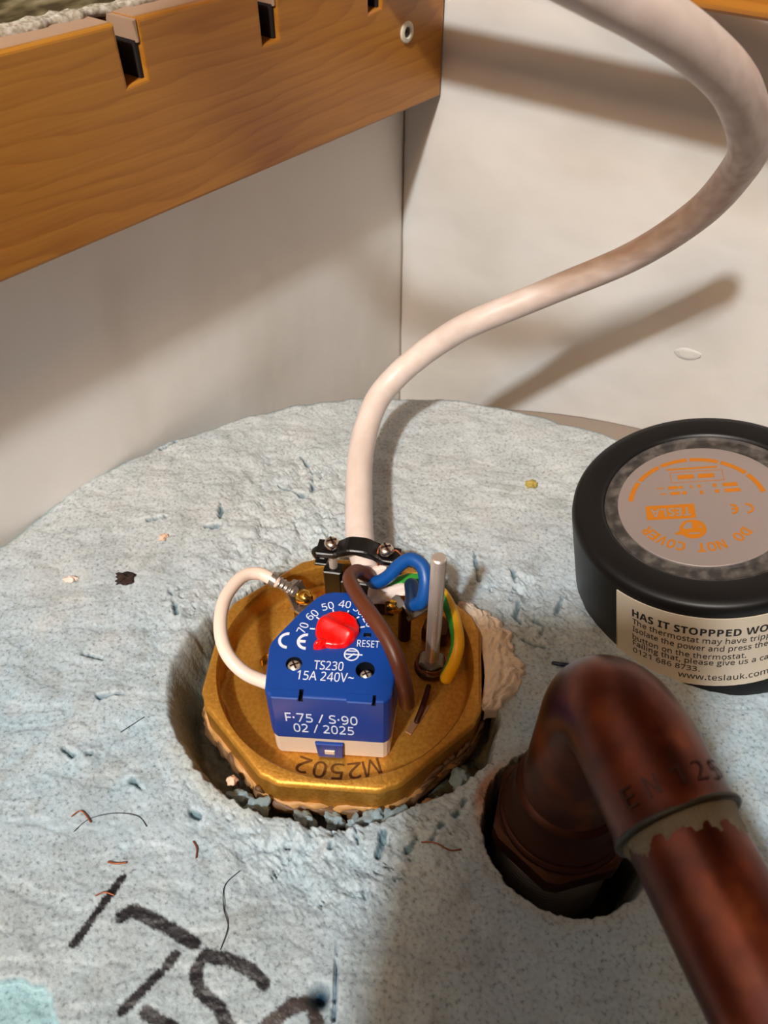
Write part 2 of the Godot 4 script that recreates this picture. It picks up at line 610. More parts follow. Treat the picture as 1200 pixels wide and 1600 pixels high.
func foam_at(x: float, z: float) -> Array:   # [height, colour]
	var p := Vector2(x, z)
	var b := broad.get_noise_2d(x, z)
	var m := mid.get_noise_2d(x, z)
	var f := fine.get_noise_2d(x, z)
	var rel := p - Vector2(PLATE.x, PLATE.z)
	var t := rel.angle()
	var r := rel.length()
	var soft_m := mid.get_noise_2d(x * 0.42 + 2.0, z * 0.42)
	var h := 0.0012 * b + 0.0007 * soft_m + 0.00014 * m + 0.00005 * f
	var tone := 0.5 + 0.5 * b
	var col := Color(0.37, 0.50, 0.59).lerp(Color(0.44, 0.535, 0.59), clampf(tone + 0.4 * m, 0, 1))
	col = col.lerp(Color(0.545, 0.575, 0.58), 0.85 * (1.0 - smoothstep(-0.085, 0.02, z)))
	var warm := clampf(broad.get_noise_2d(x * 1.7 + 3.0, z * 1.7) * 1.6, 0, 1)
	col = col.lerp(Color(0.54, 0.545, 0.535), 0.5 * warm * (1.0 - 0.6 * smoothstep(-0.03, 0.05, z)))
	# hacked and crumbled foam behind and in front of the flange
	var hack := exp(-pow((r - 0.058) / 0.013, 2.0)) * (0.55 + 0.45 * sin(t * 2.0 - 1.2))
	var back := exp(-p.distance_squared_to(Vector2(-0.022, -0.088)) / 0.0011)
	hack = clampf(hack + 0.9 * back + 0.75 * exp(-p.distance_squared_to(Vector2(0.0, 0.062)) / 0.00022) + 0.3 * exp(-p.distance_squared_to(Vector2(-0.06, -0.02)) / 0.0006) + 0.85 * exp(-p.distance_squared_to(Vector2(0.062, -0.030)) / 0.00035), 0, 1)
	var c := cells.get_noise_2d(x, z)
	var g := ridge.get_noise_2d(x, z)
	var gap := chunks.get_noise_2d(x, z)                     # -1 on the joints between torn chunks
	h += hack * (0.0007 * c + 0.0013 * smoothstep(-1.0, -0.5, gap) + 0.0008 * soft_m - 0.0010)
	var crack := (1.0 - smoothstep(-0.985, -0.90, gap)) * clampf(hack * 1.7 - 0.35, 0.0, 1.0) * smoothstep(-0.25, 0.25, mid.get_noise_2d(x * 0.5 + 5.0, z * 0.5))
	h -= 0.0020 * crack
	col = col.lerp(Color(0.05, 0.135, 0.18), 0.8 * crack)
	col = col.lerp(Color(0.50, 0.61, 0.655), 0.5 * hack * clampf(0.5 + c, 0, 1))
	# pores and specks
	var s := speck.get_noise_2d(x, z)
	var dot := smoothstep(0.58, 0.76, s) * (0.35 + 0.65 * smoothstep(0.0, 0.09, z))
	h -= 0.0003 * dot
	col = col.lerp(Color(0.10, 0.115, 0.11), 0.6 * dot)
	var stain := smoothstep(0.25, 0.6, mid.get_noise_2d(x * 0.45 + 7.0, z * 0.45))
	col = col.lerp(Color(0.29, 0.31, 0.30), 0.38 * stain)
	# scratches of old tools
	var far := smoothstep(0.30, 0.55, ridge.get_noise_2d(x * 0.33 + 4.0, z * 0.8))
	h -= 0.0003 * far * (1.0 - hack)
	var grey := smoothstep(-0.1, 0.55, mid.get_noise_2d(x * 0.22 + 11.0, z * 0.30)) * (0.5 + 0.5 * smoothstep(-0.2, 0.4, soft_m))
	col = col.lerp(Color(0.30, 0.345, 0.36), 0.42 * grey * (1.0 - hack))
	col = col.lerp(Color(0.30, 0.35, 0.365), 0.55 * smoothstep(0.045, 0.085, z))  # greyer and darker towards the front
	# the pit round the flange
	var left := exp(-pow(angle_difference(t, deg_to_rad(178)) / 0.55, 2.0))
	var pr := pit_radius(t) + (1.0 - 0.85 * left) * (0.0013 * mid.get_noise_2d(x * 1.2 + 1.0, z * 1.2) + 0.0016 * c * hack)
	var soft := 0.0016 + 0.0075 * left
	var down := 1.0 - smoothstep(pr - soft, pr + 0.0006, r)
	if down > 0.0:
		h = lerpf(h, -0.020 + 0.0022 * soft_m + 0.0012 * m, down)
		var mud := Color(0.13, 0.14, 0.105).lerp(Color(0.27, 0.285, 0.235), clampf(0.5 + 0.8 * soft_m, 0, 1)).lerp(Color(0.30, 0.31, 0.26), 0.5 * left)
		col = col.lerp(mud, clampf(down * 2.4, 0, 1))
	# old brown tide-mark beside the flange
	var rim_stain := exp(-pow((r - pr - 0.001) / 0.004, 2.0)) * (0.3 + 0.7 * clampf(sin(t * 3.0 + 1.0), 0, 1))
	col = col.lerp(Color(0.40, 0.385, 0.31), 0.5 * rim_stain)
	# the hole the copper pipe comes through
	var hr := 0.0232 + 0.0008 * mid.get_noise_2d(x * 1.2, z * 1.2) + 0.0004 * c
	var hd := p.distance_to(HOLE)
	var into := 1.0 - smoothstep(hr - 0.0022, hr + 0.0004, hd)
	h = lerpf(h, -0.055, into)
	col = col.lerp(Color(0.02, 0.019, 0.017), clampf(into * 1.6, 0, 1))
	var rust := exp(-pow((hd - hr - 0.0012) / 0.0018, 2.0)) * exp(-p.distance_squared_to(Vector2(0.0405, 0.0385)) / 0.00008)
	col = col.lerp(Color(0.34, 0.11, 0.045), clampf(rust * 1.3, 0, 1))
	var halo := exp(-pow((hd - hr) / 0.0035, 2.0))
	col = col.lerp(Color(0.36, 0.31, 0.21), 0.45 * halo)
	var yellow := exp(-p.distance_squared_to(Vector2(0.098, 0.038)) / 0.0003)
	col = col.lerp(Color(0.38, 0.30, 0.12), 0.45 * yellow * clampf(0.6 + m, 0, 1))
	# ridge of foam under the propped cover
	var cover := p.distance_to(Vector2(0.124, -0.036))
	if cover < 0.0445:
		var lift := (x - 0.124) * 0.2333 - (z + 0.0363) * 0.0219 - 0.0026
		h = lerpf(maxf(h, lift - 0.001), h, smoothstep(0.038, 0.0445, cover))
	elif x > 0.124:
		h += 0.22 * maxf(x - 0.145, 0.0) * exp(-pow((cover - 0.0445) / 0.012, 2.0))
	# a gouge, a split and marker pen
	var gouge := exp(-p.distance_squared_to(Vector2(-0.003, 0.0911)) / 0.0000035)
	h -= 0.006 * gouge
	col = col.lerp(Color(0.012, 0.05, 0.085), clampf(gouge * 1.4, 0, 1))
	var split := absf(x - 0.0007 - 0.0004 * m) + 0.0006 * maxf(0.0, mid.get_noise_2d(3.0, z * 3.0))
	if z > 0.077 and z < 0.099:
		var k := 1.0 - smoothstep(0.0001, 0.0006, split)
		k *= smoothstep(0.0, 0.35, 0.5 + 0.5 * mid.get_noise_2d(9.0, z * 2.0)) * smoothstep(0.077, 0.086, z)
		h -= 0.002 * k
		col = col.lerp(Color(0.03, 0.10, 0.17), 0.85 * k)
	var dent := exp(-p.distance_squared_to(Vector2(0.0705, -0.0035)) / 0.000003)
	col = col.lerp(Color(0.05, 0.12, 0.15), 0.8 * dent)
	var bare := (1.0 - smoothstep(0.0168, 0.0182, p.distance_to(Vector2(-0.0795, 0.105)) + 0.0022 * m))
	h -= 0.0015 * bare
	col = col.lerp(Color(0.30, 0.50, 0.56), bare)
	for s2 in strokes:
		var reach: Rect2 = s2[2]
		if reach.has_point(p):
			var d: float = near_line(p, s2[0]) + 0.00045 * f + 0.0003 * m
			var k := 1.0 - smoothstep(s2[1] * 0.75, s2[1] * 1.1, d)
			k *= 1.0 - 0.22 * smoothstep(0.3, 0.7, fine.get_noise_2d(x * 1.3 + 5.0, z * 1.3))
			col = col.lerp(s2[3], k)
	for nick in nicks:
		var reach: Rect2 = nick[1]
		if reach.has_point(p):
			var d: float = near_line(p, nick[0]) + 0.0010 * m + 0.0003 * f
			var k := (1.0 - smoothstep(0.0001, 0.0008 + 0.0005 * soft_m, d)) * smoothstep(-0.6, -0.1, mid.get_noise_2d(x + 2.0, z))
			h -= 0.0014 * k
			h += 0.0005 * exp(-pow((d - 0.0016) / 0.0013, 2.0)) * clampf(0.3 + 2.0 * m, 0, 1)
			col = col.lerp(Color(0.045, 0.13, 0.17), 0.8 * k)
	# the rim of the insulation
	var out := p - Vector2(TANK.x, TANK.z)
	var ang := out.angle()
	var edge := 0.1632 + 0.0016 * mid.get_noise_2d(cos(ang) * 0.03, sin(ang) * 0.03) + 0.0003 * mid.get_noise_2d(cos(ang) * 0.12, sin(ang) * 0.12)
	var over := out.length() - edge
	if over > -0.0025:
		var k := smoothstep(-0.0025, 0.0005, over)
		col = col.lerp(Color(0.13, 0.27, 0.33), 0.75 * k)
		h -= 0.0008 * k
	if over > 0.0:
		h -= minf(over * 9.0, 0.035)
	return [h, col]


func make_foam() -> ArrayMesh:
	var xs := PackedFloat32Array()
	var zs := PackedFloat32Array()
	var x := -0.160
	while x < 0.190:
		xs.append(x)
		x += 0.0005 if x > -0.135 and x < 0.150 else 0.0012
	var z := -0.160
	while z < 0.186:
		zs.append(z)
		z += 0.00055 if z < 0.0 else 0.00045 if z < 0.107 else 0.003
	var nx := xs.size()
	var nz := zs.size()
	var v := PackedVector3Array()
	var cs := PackedColorArray()
	v.resize(nx * nz)
	cs.resize(nx * nz)
	var inside := PackedByteArray()
	inside.resize(nx * nz)
	for j in nz:
		for i in nx:
			var k := j * nx + i
			var far := Vector2(xs[i] - TANK.x, zs[j] - TANK.z).length()
			if far > 0.1715:
				v[k] = Vector3(xs[i], -0.035, zs[j])
				continue
			inside[k] = 1
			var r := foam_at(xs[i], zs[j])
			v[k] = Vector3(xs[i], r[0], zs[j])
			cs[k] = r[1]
	var ns := PackedVector3Array()
	ns.resize(nx * nz)
	for j in nz:
		for i in nx:
			var k := j * nx + i
			if not inside[k]:
				ns[k] = Vector3.UP
				continue
			var a := v[j * nx + maxi(i - 1, 0)]
			var b := v[j * nx + mini(i + 1, nx - 1)]
			var c := v[maxi(j - 1, 0) * nx + i]
			var d := v[mini(j + 1, nz - 1) * nx + i]
			ns[k] = (d - c).cross(b - a).normalized()
	var ix := PackedInt32Array()
	for j in nz - 1:
		for i in nx - 1:
			var k := j * nx + i
			if inside[k] and inside[k + 1] and inside[k + nx] and inside[k + nx + 1]:
				ix.append_array([k, k + 1, k + nx + 1, k, k + nx + 1, k + nx])
	var arrays := []
	arrays.resize(Mesh.ARRAY_MAX)
	arrays[Mesh.ARRAY_VERTEX] = v
	arrays[Mesh.ARRAY_NORMAL] = ns
	arrays[Mesh.ARRAY_COLOR] = cs
	arrays[Mesh.ARRAY_INDEX] = ix
	var mesh := ArrayMesh.new()
	mesh.add_surface_from_arrays(Mesh.PRIMITIVE_TRIANGLES, arrays)
	return mesh


# ---------------------------------------------------------------- small hardware
func pan_head(r: float, h: float) -> ArrayMesh:
	return lathe([Vector2(r, 0), Vector2(r, h * 0.25), Vector2(r * 0.9, h * 0.62), Vector2(r * 0.62, h * 0.9), Vector2(r * 0.25, h)], 24, 60)


func cross_slot(r: float, h: float) -> ArrayMesh:
	var st := begin()
	box(st, Vector3(r * 1.25, h, r * 0.24), Vector3.ZERO)
	box(st, Vector3(r * 0.24, h, r * 1.25), Vector3.ZERO)
	return finish(st)


func screw(parent: Node, at: Vector3, r: float, h: float, m: Material, turn := Basis.IDENTITY, slot := "cross", called := "screw") -> MeshInstance3D:
	var s := obj(called, pan_head(r, h), m, parent, at, turn)
	if slot == "cross":
		obj("driver_slot", cross_slot(r, h * 0.3), M.fitting_ink, s, Vector3(0, h * 0.88, 0), Basis(Vector3.UP, 0.5))
	else:
		obj("driver_slot", block(Vector3(r * 1.7, h * 0.3, r * 0.28)), M.stamp, s, Vector3(0, h * 0.9, 0), Basis(Vector3.UP, 0.5))
	return s


func threaded(r: float, y0: float, y1: float, pitch: float, n := 22) -> ArrayMesh:
	var prof := [Vector2(r * 0.80, y0)]
	var y := y0
	while y < y1 - pitch:
		prof.append(Vector2(r * 0.86, y + pitch * 0.08))
		prof.append(Vector2(r, y + pitch * 0.42))
		prof.append(Vector2(r, y + pitch * 0.58))
		prof.append(Vector2(r * 0.86, y + pitch * 0.92))
		y += pitch
	prof.append(Vector2(r * 0.95, y1 - pitch * 0.4))
	prof.append(Vector2(r * 0.78, y1))
	return lathe(prof, n, 80)


func hexagon(r: float, y0: float, y1: float, turn := 0.0, bevel := 0.0006) -> ArrayMesh:
	var loops := []
	for e in [[y0, bevel], [y0 + bevel, 0.0], [y1 - bevel, 0.0], [y1, bevel]]:
		var p := PackedVector3Array()
		for i in 36:
			var t := TAU * i / 36
			var w := fposmod(t + turn, TAU / 6) - TAU / 12
			var rr: float = minf(r * cos(TAU / 12) / cos(w), r * 0.985) - e[1]
			p.append(Vector3(rr * cos(t), e[0], rr * sin(t)))
		loops.append(p)
	return loft(loops, [1, 2])


func _ready() -> void:
	# ------------------------------------------------------------ camera, light, exposure
	var cam := Camera3D.new()
	cam.name = "camera"
	add_child(cam)
	cam.position = Vector3(0.0123, 0.215, 0.14509)
	cam.rotation_degrees = Vector3(-44.5, 0, 0)
	var lens := CameraAttributesPhysical.new()
	lens.frustum_focal_length = 12.0 / (800.0 / 1240.0)
	lens.frustum_near = 0.01
	lens.frustum_far = 20.0
	lens.frustum_focus_distance = 0.25
	lens.exposure_aperture = 16.0
	cam.attributes = lens
	cam.keep_aspect = Camera3D.KEEP_HEIGHT
	cam.fov = 65.66
	cam.near = 0.01
	cam.far = 20.0
	cam.current = true

	var env := Environment.new()
	env.background_mode = Environment.BG_COLOR
	env.background_color = Color(1.0, 0.785, 0.565)
	env.background_energy_multiplier = 0.4
	env.tonemap_mode = Environment.TONE_MAPPER_LINEAR
	env.tonemap_exposure = 1.0
	env.sdfgi_enabled = true
	env.ssao_enabled = true
	env.ssil_enabled = true
	var we := WorldEnvironment.new()
	we.name = "environment"
	we.environment = env
	add_child(we)

	make_materials()
	var bulb_at := Vector3(-0.45, 1.24, 0.94)
	var glow := mat("bulb_glow", Color(1, 0.95, 0.88), 0.4)
	glow.emission_enabled = true
	glow.emission = Color(1.0, 0.85, 0.65)
	glow.emission_energy_multiplier = 0.6
	var pendant := thing("pendant_lamp", "unseen lamp outside the cupboard with an added paper shade for warm fill", "lamp", bulb_at)
	var globe := [Vector2(0.05, -0.194)]
	for i in range(1, 24):
		var q := -PI / 2 + PI * (i + 1.0) / 26.0
		globe.append(Vector2(0.2 * cos(q) + (0.002 if i % 2 else 0.0), 0.2 * sin(q)))
	obj("added_lamp_shade", lathe(globe, 48, 90, false), glow, pendant)  # glowing paper shade added round the bulb to carry the warm fill
	obj("lamp_holder", lathe([Vector2(0.016, 0.19), Vector2(0.018, 0.195), Vector2(0.018, 0.215), Vector2(0.008, 0.23)], 20), M.white_plastic, pendant)
	obj("flex", rod([Vector3(0, 0.23, 0), Vector3(0, 0.30, 0), Vector3(0, 0.46, 0)], 0.003), M.white_plastic, pendant)
	var lamp := OmniLight3D.new()
	lamp.name = "lamp_light"
	add_child(lamp)
	lamp.position = bulb_at
	lamp.light_color = Color(0.95, 0.985, 1.0)
	lamp.light_energy = 2.68
	lamp.light_size = 0.042
	lamp.omni_range = 12.0
	lamp.omni_attenuation = 2.0
	lamp.shadow_enabled = true

	var paper := OmniLight3D.new()                      # added warm fill light, as wide as the added paper shade
	paper.name = "lamp_fill_light"
	add_child(paper)
	paper.position = bulb_at
	paper.light_color = Color(1.0, 0.78, 0.52)
	paper.light_energy = 1.15
	paper.light_size = 0.2
	paper.omni_range = 12.0
	paper.omni_attenuation = 2.0
	paper.shadow_enabled = true

	fine.seed = 1
	fine.frequency = 700.0
	fine.fractal_octaves = 3
	mid.seed = 2
	mid.frequency = 130.0
	mid.fractal_octaves = 3
	broad.seed = 3
	broad.frequency = 22.0
	broad.fractal_octaves = 3
	cells.seed = 4
	cells.noise_type = FastNoiseLite.TYPE_CELLULAR
	cells.cellular_return_type = FastNoiseLite.RETURN_CELL_VALUE
	cells.frequency = 120.0
	cells.domain_warp_enabled = true
	cells.domain_warp_amplitude = 0.006
	cells.domain_warp_frequency = 120.0
	ridge.seed = 6
	ridge.fractal_type = FastNoiseLite.FRACTAL_RIDGED
	ridge.frequency = 75.0
	ridge.fractal_octaves = 3
	chunks.seed = 8
	chunks.noise_type = FastNoiseLite.TYPE_CELLULAR
	chunks.cellular_return_type = FastNoiseLite.RETURN_DISTANCE2_SUB
	chunks.frequency = 105.0
	chunks.domain_warp_enabled = true
	chunks.domain_warp_amplitude = 0.006
	chunks.domain_warp_frequency = 110.0
	smooth_noise.seed = 9
	smooth_noise.frequency = 1.0
	smooth_noise.fractal_type = FastNoiseLite.FRACTAL_NONE
	speck.seed = 7
	speck.frequency = 420.0
	speck.fractal_octaves = 2

	build_room()
	build_shelf()
	build_tank()
	build_heater()
	build_thermostat()
	build_cable()
	build_cover()
	build_pipe()
	build_scraps()


# ---------------------------------------------------------------- room shell
func build_room() -> void:
	var turn := Basis(NL, Vector3.UP, NL.cross(Vector3.UP))        # x away from the left wall, z along NR reversed
	var slab := func(called: String, a0: float, a1: float, o0: float, o1: float, y0: float, y1: float, m: Material) -> void:
		var size := Vector3(a1 - a0, y1 - y0, o1 - o0)
		struct(called, block(size), m, wall_point((a0 + a1) / 2, (o0 + o1) / 2, (y0 + y1) / 2), turn)
	slab.call("wall_left", -0.06, 0.0, -0.06, 0.80, -0.95, 1.70, M.painted_board)
	slab.call("wall_right", 0.0, 0.43, -0.06, 0.0, -0.95, 1.70, M.painted_plaster)
	slab.call("wall_opposite", 0.43, 0.49, -0.06, 0.80, -0.95, 1.70, M.dark_lining)
	slab.call("wall_front_added", 0.0, 0.43, 0.76, 0.80, -0.95, 0.46, M.dark_lining)  # unseen low panel added to block low light from the opening
	slab.call("floor", -0.06, 0.49, -0.06, 0.80, -1.0, -0.95, M.floor_board)
	slab.call("ceiling", -0.06, 0.49, -0.06, 0.80, 1.70, 1.75, M.dark_lining)
	# the cracked, dirty joint between the two walls
	var p := []
	for i in 60:
		var y := -0.12 + 0.42 * i / 59.0
		p.append(wall_point(0.0003 + 0.00012 * sin(i * 2.3), 0.0002, y))
	var joint := struct("trim_1", tube(PackedVector3Array(p), func(u, q): return 0.0005 * (0.8 + 0.6 * mid.get_noise_1d(u * 0.5 + q * 0.01)), 8), M.dirty_joint)
	tag(joint, "dirty cracked joint where the two white cupboard walls meet", "joint")


	var right_wall := get_node("wall_right")
	var blister := obj("paint_blister", lump(Vector3(0.012, 0.0013, 0.0055), 0.12, 2, 16), M.painted_plaster, right_wall)
	blister.transform = right_wall.transform.affine_inverse() * Transform3D(Basis(NL, NR, Vector3.DOWN) * Basis(Vector3.UP, 0.25), Vector3(0.1440, 0.0228, -0.1482))


# ---------------------------------------------------------------- pine rail on the left wall, slat, dust
func build_shelf() -> void:
	var along := -NR                                             # local x points to the corner, z out of the wall
	var turn := Basis(along, Vector3.UP, NL)
	var rail := thing("shelf_rail", "varnished pine rail with slat notches fixed along the left wall", "shelf rail", wall_point(0.0, 0.0, 0.1003), turn)
	var top := 0.0562
	var outline := PackedVector2Array([Vector2(-0.62, 0.0), Vector2(-0.0008, 0.0), Vector2(-0.0008, top)])
	for c in [-0.0455, -0.1005, -0.1565, -0.2125, -0.2685, -0.3245]:
		outline.append_array([Vector2(c + 0.0038, top), Vector2(c + 0.0036, 0.0405), Vector2(c - 0.0036, 0.0400), Vector2(c - 0.0040, top)])
	outline.append(Vector2(-0.62, top))
	obj("board", extrude(outline, 0.0, 0.0209, 0.0011, false, null, Transform3D.IDENTITY, 3), M.varnished_pine, rail)
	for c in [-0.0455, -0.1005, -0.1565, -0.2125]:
		obj("notch_back", block(Vector3(0.0072, 0.016, 0.0012)), M.slot_shadow_wood, rail, Vector3(c, 0.0485, 0.0010))  # dark backing, shade of the notch put into its colour
		obj("notch_shade_liner", block(Vector3(0.0012, 0.0100, 0.0192)), M.slot_shadow_wood, rail, Vector3(c + 0.0031, 0.0455, 0.0099))  # dark liner added so the notch looks deep in shade
	for c in [-0.1005, -0.1565, -0.2125]:                          # dusty splinter left along the top of each notch
		obj("notch_splinter", extrude(PackedVector2Array([Vector2(c + 0.0038, 0.0500), Vector2(c + 0.0038, 0.0560), Vector2(c + 0.0020, 0.0560), Vector2(c + 0.0029, 0.0500)]), 0.002, 0.0206, 0.0003), M.slot_dust, rail)
	for e in [[-0.2085, -0.1608], [-0.1523, -0.1048], [-0.0963, -0.0500]]:   # plaster film on the top edge
		obj("dust_film", extrude(PackedVector2Array([Vector2(e[0], top - 0.0002), Vector2(e[1], top - 0.0002), Vector2(e[1], top + 0.00025), Vector2(e[0], top + 0.00025)]), 0.0020, 0.0186, 0.0002), M.slot_dust, rail)
	var plug := obj("screw_cup", lathe([Vector2(0.0039, 0), Vector2(0.0039, 0.0006), Vector2(0.0033, 0.0011), Vector2(0.0023, 0.0010), Vector2(0.0019, 0.0003)], 28, 50), M.white_plug, rail, Vector3(-0.0262, 0.0295, 0.0209), Basis(Vector3.RIGHT, PI / 2))
	obj("screw_head", lathe([Vector2(0.0019, 0.0), Vector2(0.0018, 0.0004), Vector2(0.0008, 0.0003)], 20), M.screw_steel, plug)
	obj("driver_slot", cross_slot(0.0014, 0.0003), M.ink, plug, Vector3(0, 0.0004, 0))

	var batten := thing("wall_batten", "weathered grey timber strip on the left wall above the pine rail", "batten", wall_point(0.0, 0.0, 0.1567), turn)
	obj("strip", extrude(PackedVector2Array([Vector2(-0.62, 0.0), Vector2(-0.128, 0.0), Vector2(-0.122, 0.055), Vector2(-0.62, 0.055)]), 0.0, 0.0042, 0.0006), M.weathered_batten, batten)
	# crumbled plaster lying along the top of the rail
	var path := PackedVector3Array()
	for i in 200:
		path.append(wall_point(0.0066 + 0.0009 * mid.get_noise_1d(i * 0.0009), 0.108 + 0.30 * i / 199.0, 0.1569))
	var dust := obj("plaster_dust", tube(path, func(u, q): return (0.0021 + 0.0013 * mid.get_noise_2d(u * 0.22, 0.0)) * (1.0 + 0.3 * mid.get_noise_2d(u * 0.4, q * 0.004)) * (1.0 + 0.5 * cos(2.0 * q)), 16), M.plaster_dust)
	tag(dust, "pale crumbled plaster lying along the top of the pine rail", "dust", "", "stuff")

	# a slat still in place, running along the right wall
	var slat_turn := Basis(NL, Vector3.UP, NR)
	var slat := thing("slatted_shelf", "varnished pine slat along the right wall behind the white cable", "shelf", wall_point(0.0, 0.054, 0.160), slat_turn)
	obj("slat", extrude(PackedVector2Array([Vector2(0.001, 0.0), Vector2(0.429, 0.0), Vector2(0.429, 0.0128), Vector2(0.001, 0.0128)]), -0.006, 0.006, 0.0022, false, null, Transform3D.IDENTITY, 3), M.varnished_pine, slat)
	obj("spacer", block(Vector3(0.018, 0.0035, 0.011), 0.0004), M.varnished_pine, slat, Vector3(0.0105, -0.0017, 0.0))
	var skew := Basis(Vector3.UP, -0.222) 
	var loose := thing("shadow_batten", "added pine strip set askew behind the fixed shelf slat to cast a slanted shadow", "batten", wall_point(0.05, 0.010, 0.1610), slat_turn * skew)
	obj("bar", extrude(PackedVector2Array([Vector2(0.0, 0.0), Vector2(0.14, 0.0), Vector2(0.14, 0.0128), Vector2(0.0, 0.0128)]), -0.006, 0.006, 0.0022, false, null, Transform3D.IDENTITY, 3), M.varnished_pine, loose)  # strip added for the slanted shadow edge on the right wall

	# added unseen shelf: three boards placed to cut bounce light from above
	var upper := thing("added_shelf", "added unseen pine board shelf that cuts bounce light above the slatted shelf", "shelf", wall_point(0.215, 0.0, 0.46), slat_turn)
	for k in 3:
		obj("board", block(Vector3(0.428, 0.018, 0.084), 0.0012), M.varnished_pine, upper, Vector3(0, 0, 0.044 + 0.088 * k))
	# the mobile phone that took the picture, held just behind its own lens; it shades the foam on the right
	var back := Basis(Vector3.RIGHT, deg_to_rad(-44.5))
	var phone := thing("mobile_phone", "dark mobile phone held above the cylinder to take the picture", "phone", Vector3(0.0123, 0.215, 0.14509) + back * Vector3(-0.0285, -0.072, 0.006), back)
	var foot := PackedVector2Array()
	for c in [[1, 1, 0.0], [-1, 1, 90.0], [-1, -1, 180.0], [1, -1, 270.0]]:
		for k in 7:
			var q := deg_to_rad(c[2] + 15.0 * k)
			foot.append(Vector2(c[0] * 0.0295 + 0.008 * cos(q), c[1] * 0.068 + 0.008 * sin(q)))
	obj("case", extrude(foot, -0.004, 0.0036, 0.0012, true), M.matt_black, phone)
	obj("screen", extrude(inset(foot, 0.0016), 0.0036, 0.0042, 0.0002), M.black_plastic, phone)


# ---------------------------------------------------------------- cylinder and its insulation
func build_tank() -> void:
	var black := Color(0.006, 0.0055, 0.008)
	for s in [
		[[Vector2(-0.0566, 0.0635), Vector2(-0.0605, 0.0718), Vector2(-0.0647, 0.0796)], 0.00125, black],
		[[Vector2(-0.0543, 0.0733), Vector2(-0.052, 0.0718), Vector2(-0.0448, 0.0745), Vector2(-0.0347, 0.0796)], 0.0018, black],
		[[Vector2(-0.0391, 0.0822), Vector2(-0.0409, 0.0845)], 0.0014, black],
		[[Vector2(-0.0425, 0.0863), Vector2(-0.0495, 0.0939)], 0.0014, black],
		[[Vector2(-0.0165, 0.0884), Vector2(-0.02, 0.0855), Vector2(-0.0259, 0.0832), Vector2(-0.0319, 0.0822), Vector2(-0.0337, 0.0855), Vector2(-0.0322, 0.0897), Vector2(-0.0269, 0.0932), Vector2(-0.0228, 0.0985)], 0.0017, black],
		[[Vector2(-0.0033, 0.0970), Vector2(-0.005, 0.0924), Vector2(-0.0096, 0.0932), Vector2(-0.0155, 0.0975)], 0.0018, Color(0.045, 0.032, 0.028)],
		[[Vector2(-0.0439, 0.0945), Vector2(-0.0366, 0.0975)], 0.0017, black],
	]:
		var box2 := Rect2(s[0][0], Vector2.ZERO)
		for p in s[0]: box2 = box2.expand(p)
		strokes.append([s[0], s[1], box2.grow(0.004), s[2]])
	for nick in [                                                 # cuts and tears in the foam
		[Vector2(-0.0516, -0.0791), Vector2(-0.0502, -0.0695)],
		[Vector2(-0.0224, -0.1072), Vector2(-0.0166, -0.0968), Vector2(-0.0164, -0.0853)],
		[Vector2(-0.0297, -0.0891), Vector2(-0.0185, -0.0823)],
		[Vector2(-0.0628, -0.0346), Vector2(-0.0585, -0.0238)],
		[Vector2(-0.0778, -0.0695), Vector2(-0.0709, -0.0716)],
		[Vector2(-0.0553, -0.0661), Vector2(-0.0490, -0.0668)],
		[Vector2(0.0584, -0.0441), Vector2(0.0590, -0.0375), Vector2(0.0561, -0.0299)],
		[Vector2(0.0457, -0.0529), Vector2(0.0460, -0.0396)],
		[Vector2(0.0593, -0.0288), Vector2(0.0573, -0.0238), Vector2(0.0589, -0.0205)],
		[Vector2(0.0509, -0.0210), Vector2(0.0581, -0.0194)],
		[Vector2(0.0636, -0.0216), Vector2(0.0663, -0.0189), Vector2(0.0647, -0.0157)],
		[Vector2(0.0351, -0.0396), Vector2(0.0324, -0.0322)],
		[Vector2(0.0709, -0.0238), Vector2(0.0749, -0.0322)],
		[Vector2(-0.0776, 0.0090), Vector2(-0.0699, 0.0078)],
		[Vector2(-0.0862, -0.0079), Vector2(-0.0793, -0.0054)],
		[Vector2(-0.0826, 0.0265), Vector2(-0.0797, 0.0285)],
		[Vector2(-0.0753, 0.0281), Vector2(-0.0719, 0.0273)],
		[Vector2(-0.0606, 0.0356), Vector2(-0.0571, 0.0389)],
		[Vector2(-0.0017, 0.0514), Vector2(-0.0022, 0.0558)],
		[Vector2(0.0123, 0.0514), Vector2(0.0109, 0.0575)],
		[Vector2(0.0210, 0.0532), Vector2(0.0171, 0.0584)],
		[Vector2(0.0282, 0.0496), Vector2(0.0248, 0.0546)],
		[Vector2(0.0044, 0.0496), Vector2(0.0054, 0.0546)],
		[Vector2(-0.0089, 0.0487), Vector2(-0.0075, 0.0523)],
		[Vector2(0.0351, 0.0423), Vector2(0.0322, 0.0469)],
		[Vector2(-0.0820, -0.1121), Vector2(-0.0761, -0.1164)],
		[Vector2(0.0590, -0.0131), Vector2(0.0651, -0.0105)],
		[Vector2(-0.0413, 0.0456), Vector2(-0.0393, 0.0469)],
	]:
		var reach := Rect2(nick[0], Vector2.ZERO)
		for p in nick: reach = reach.expand(p)
		nicks.append([nick, reach.grow(0.004)])
	var tank := thing("water_cylinder", "hot water cylinder topped with rough grey-blue foam insulation", "water tank", Vector3.ZERO)
	var c := Vector2(0.055, 0.035)
	obj("jacket", loft([ring(0.183, -0.90, 96, c), ring(0.183, -0.010, 96, c), ring(0.1825, -0.0062, 96, c), ring(0.180, -0.0050, 96, c), ring(0.10, -0.030, 96, c)], [1], true, false), M.dusty_jacket, tank)
	obj("foam_top", make_foam(), M.foam, tank)


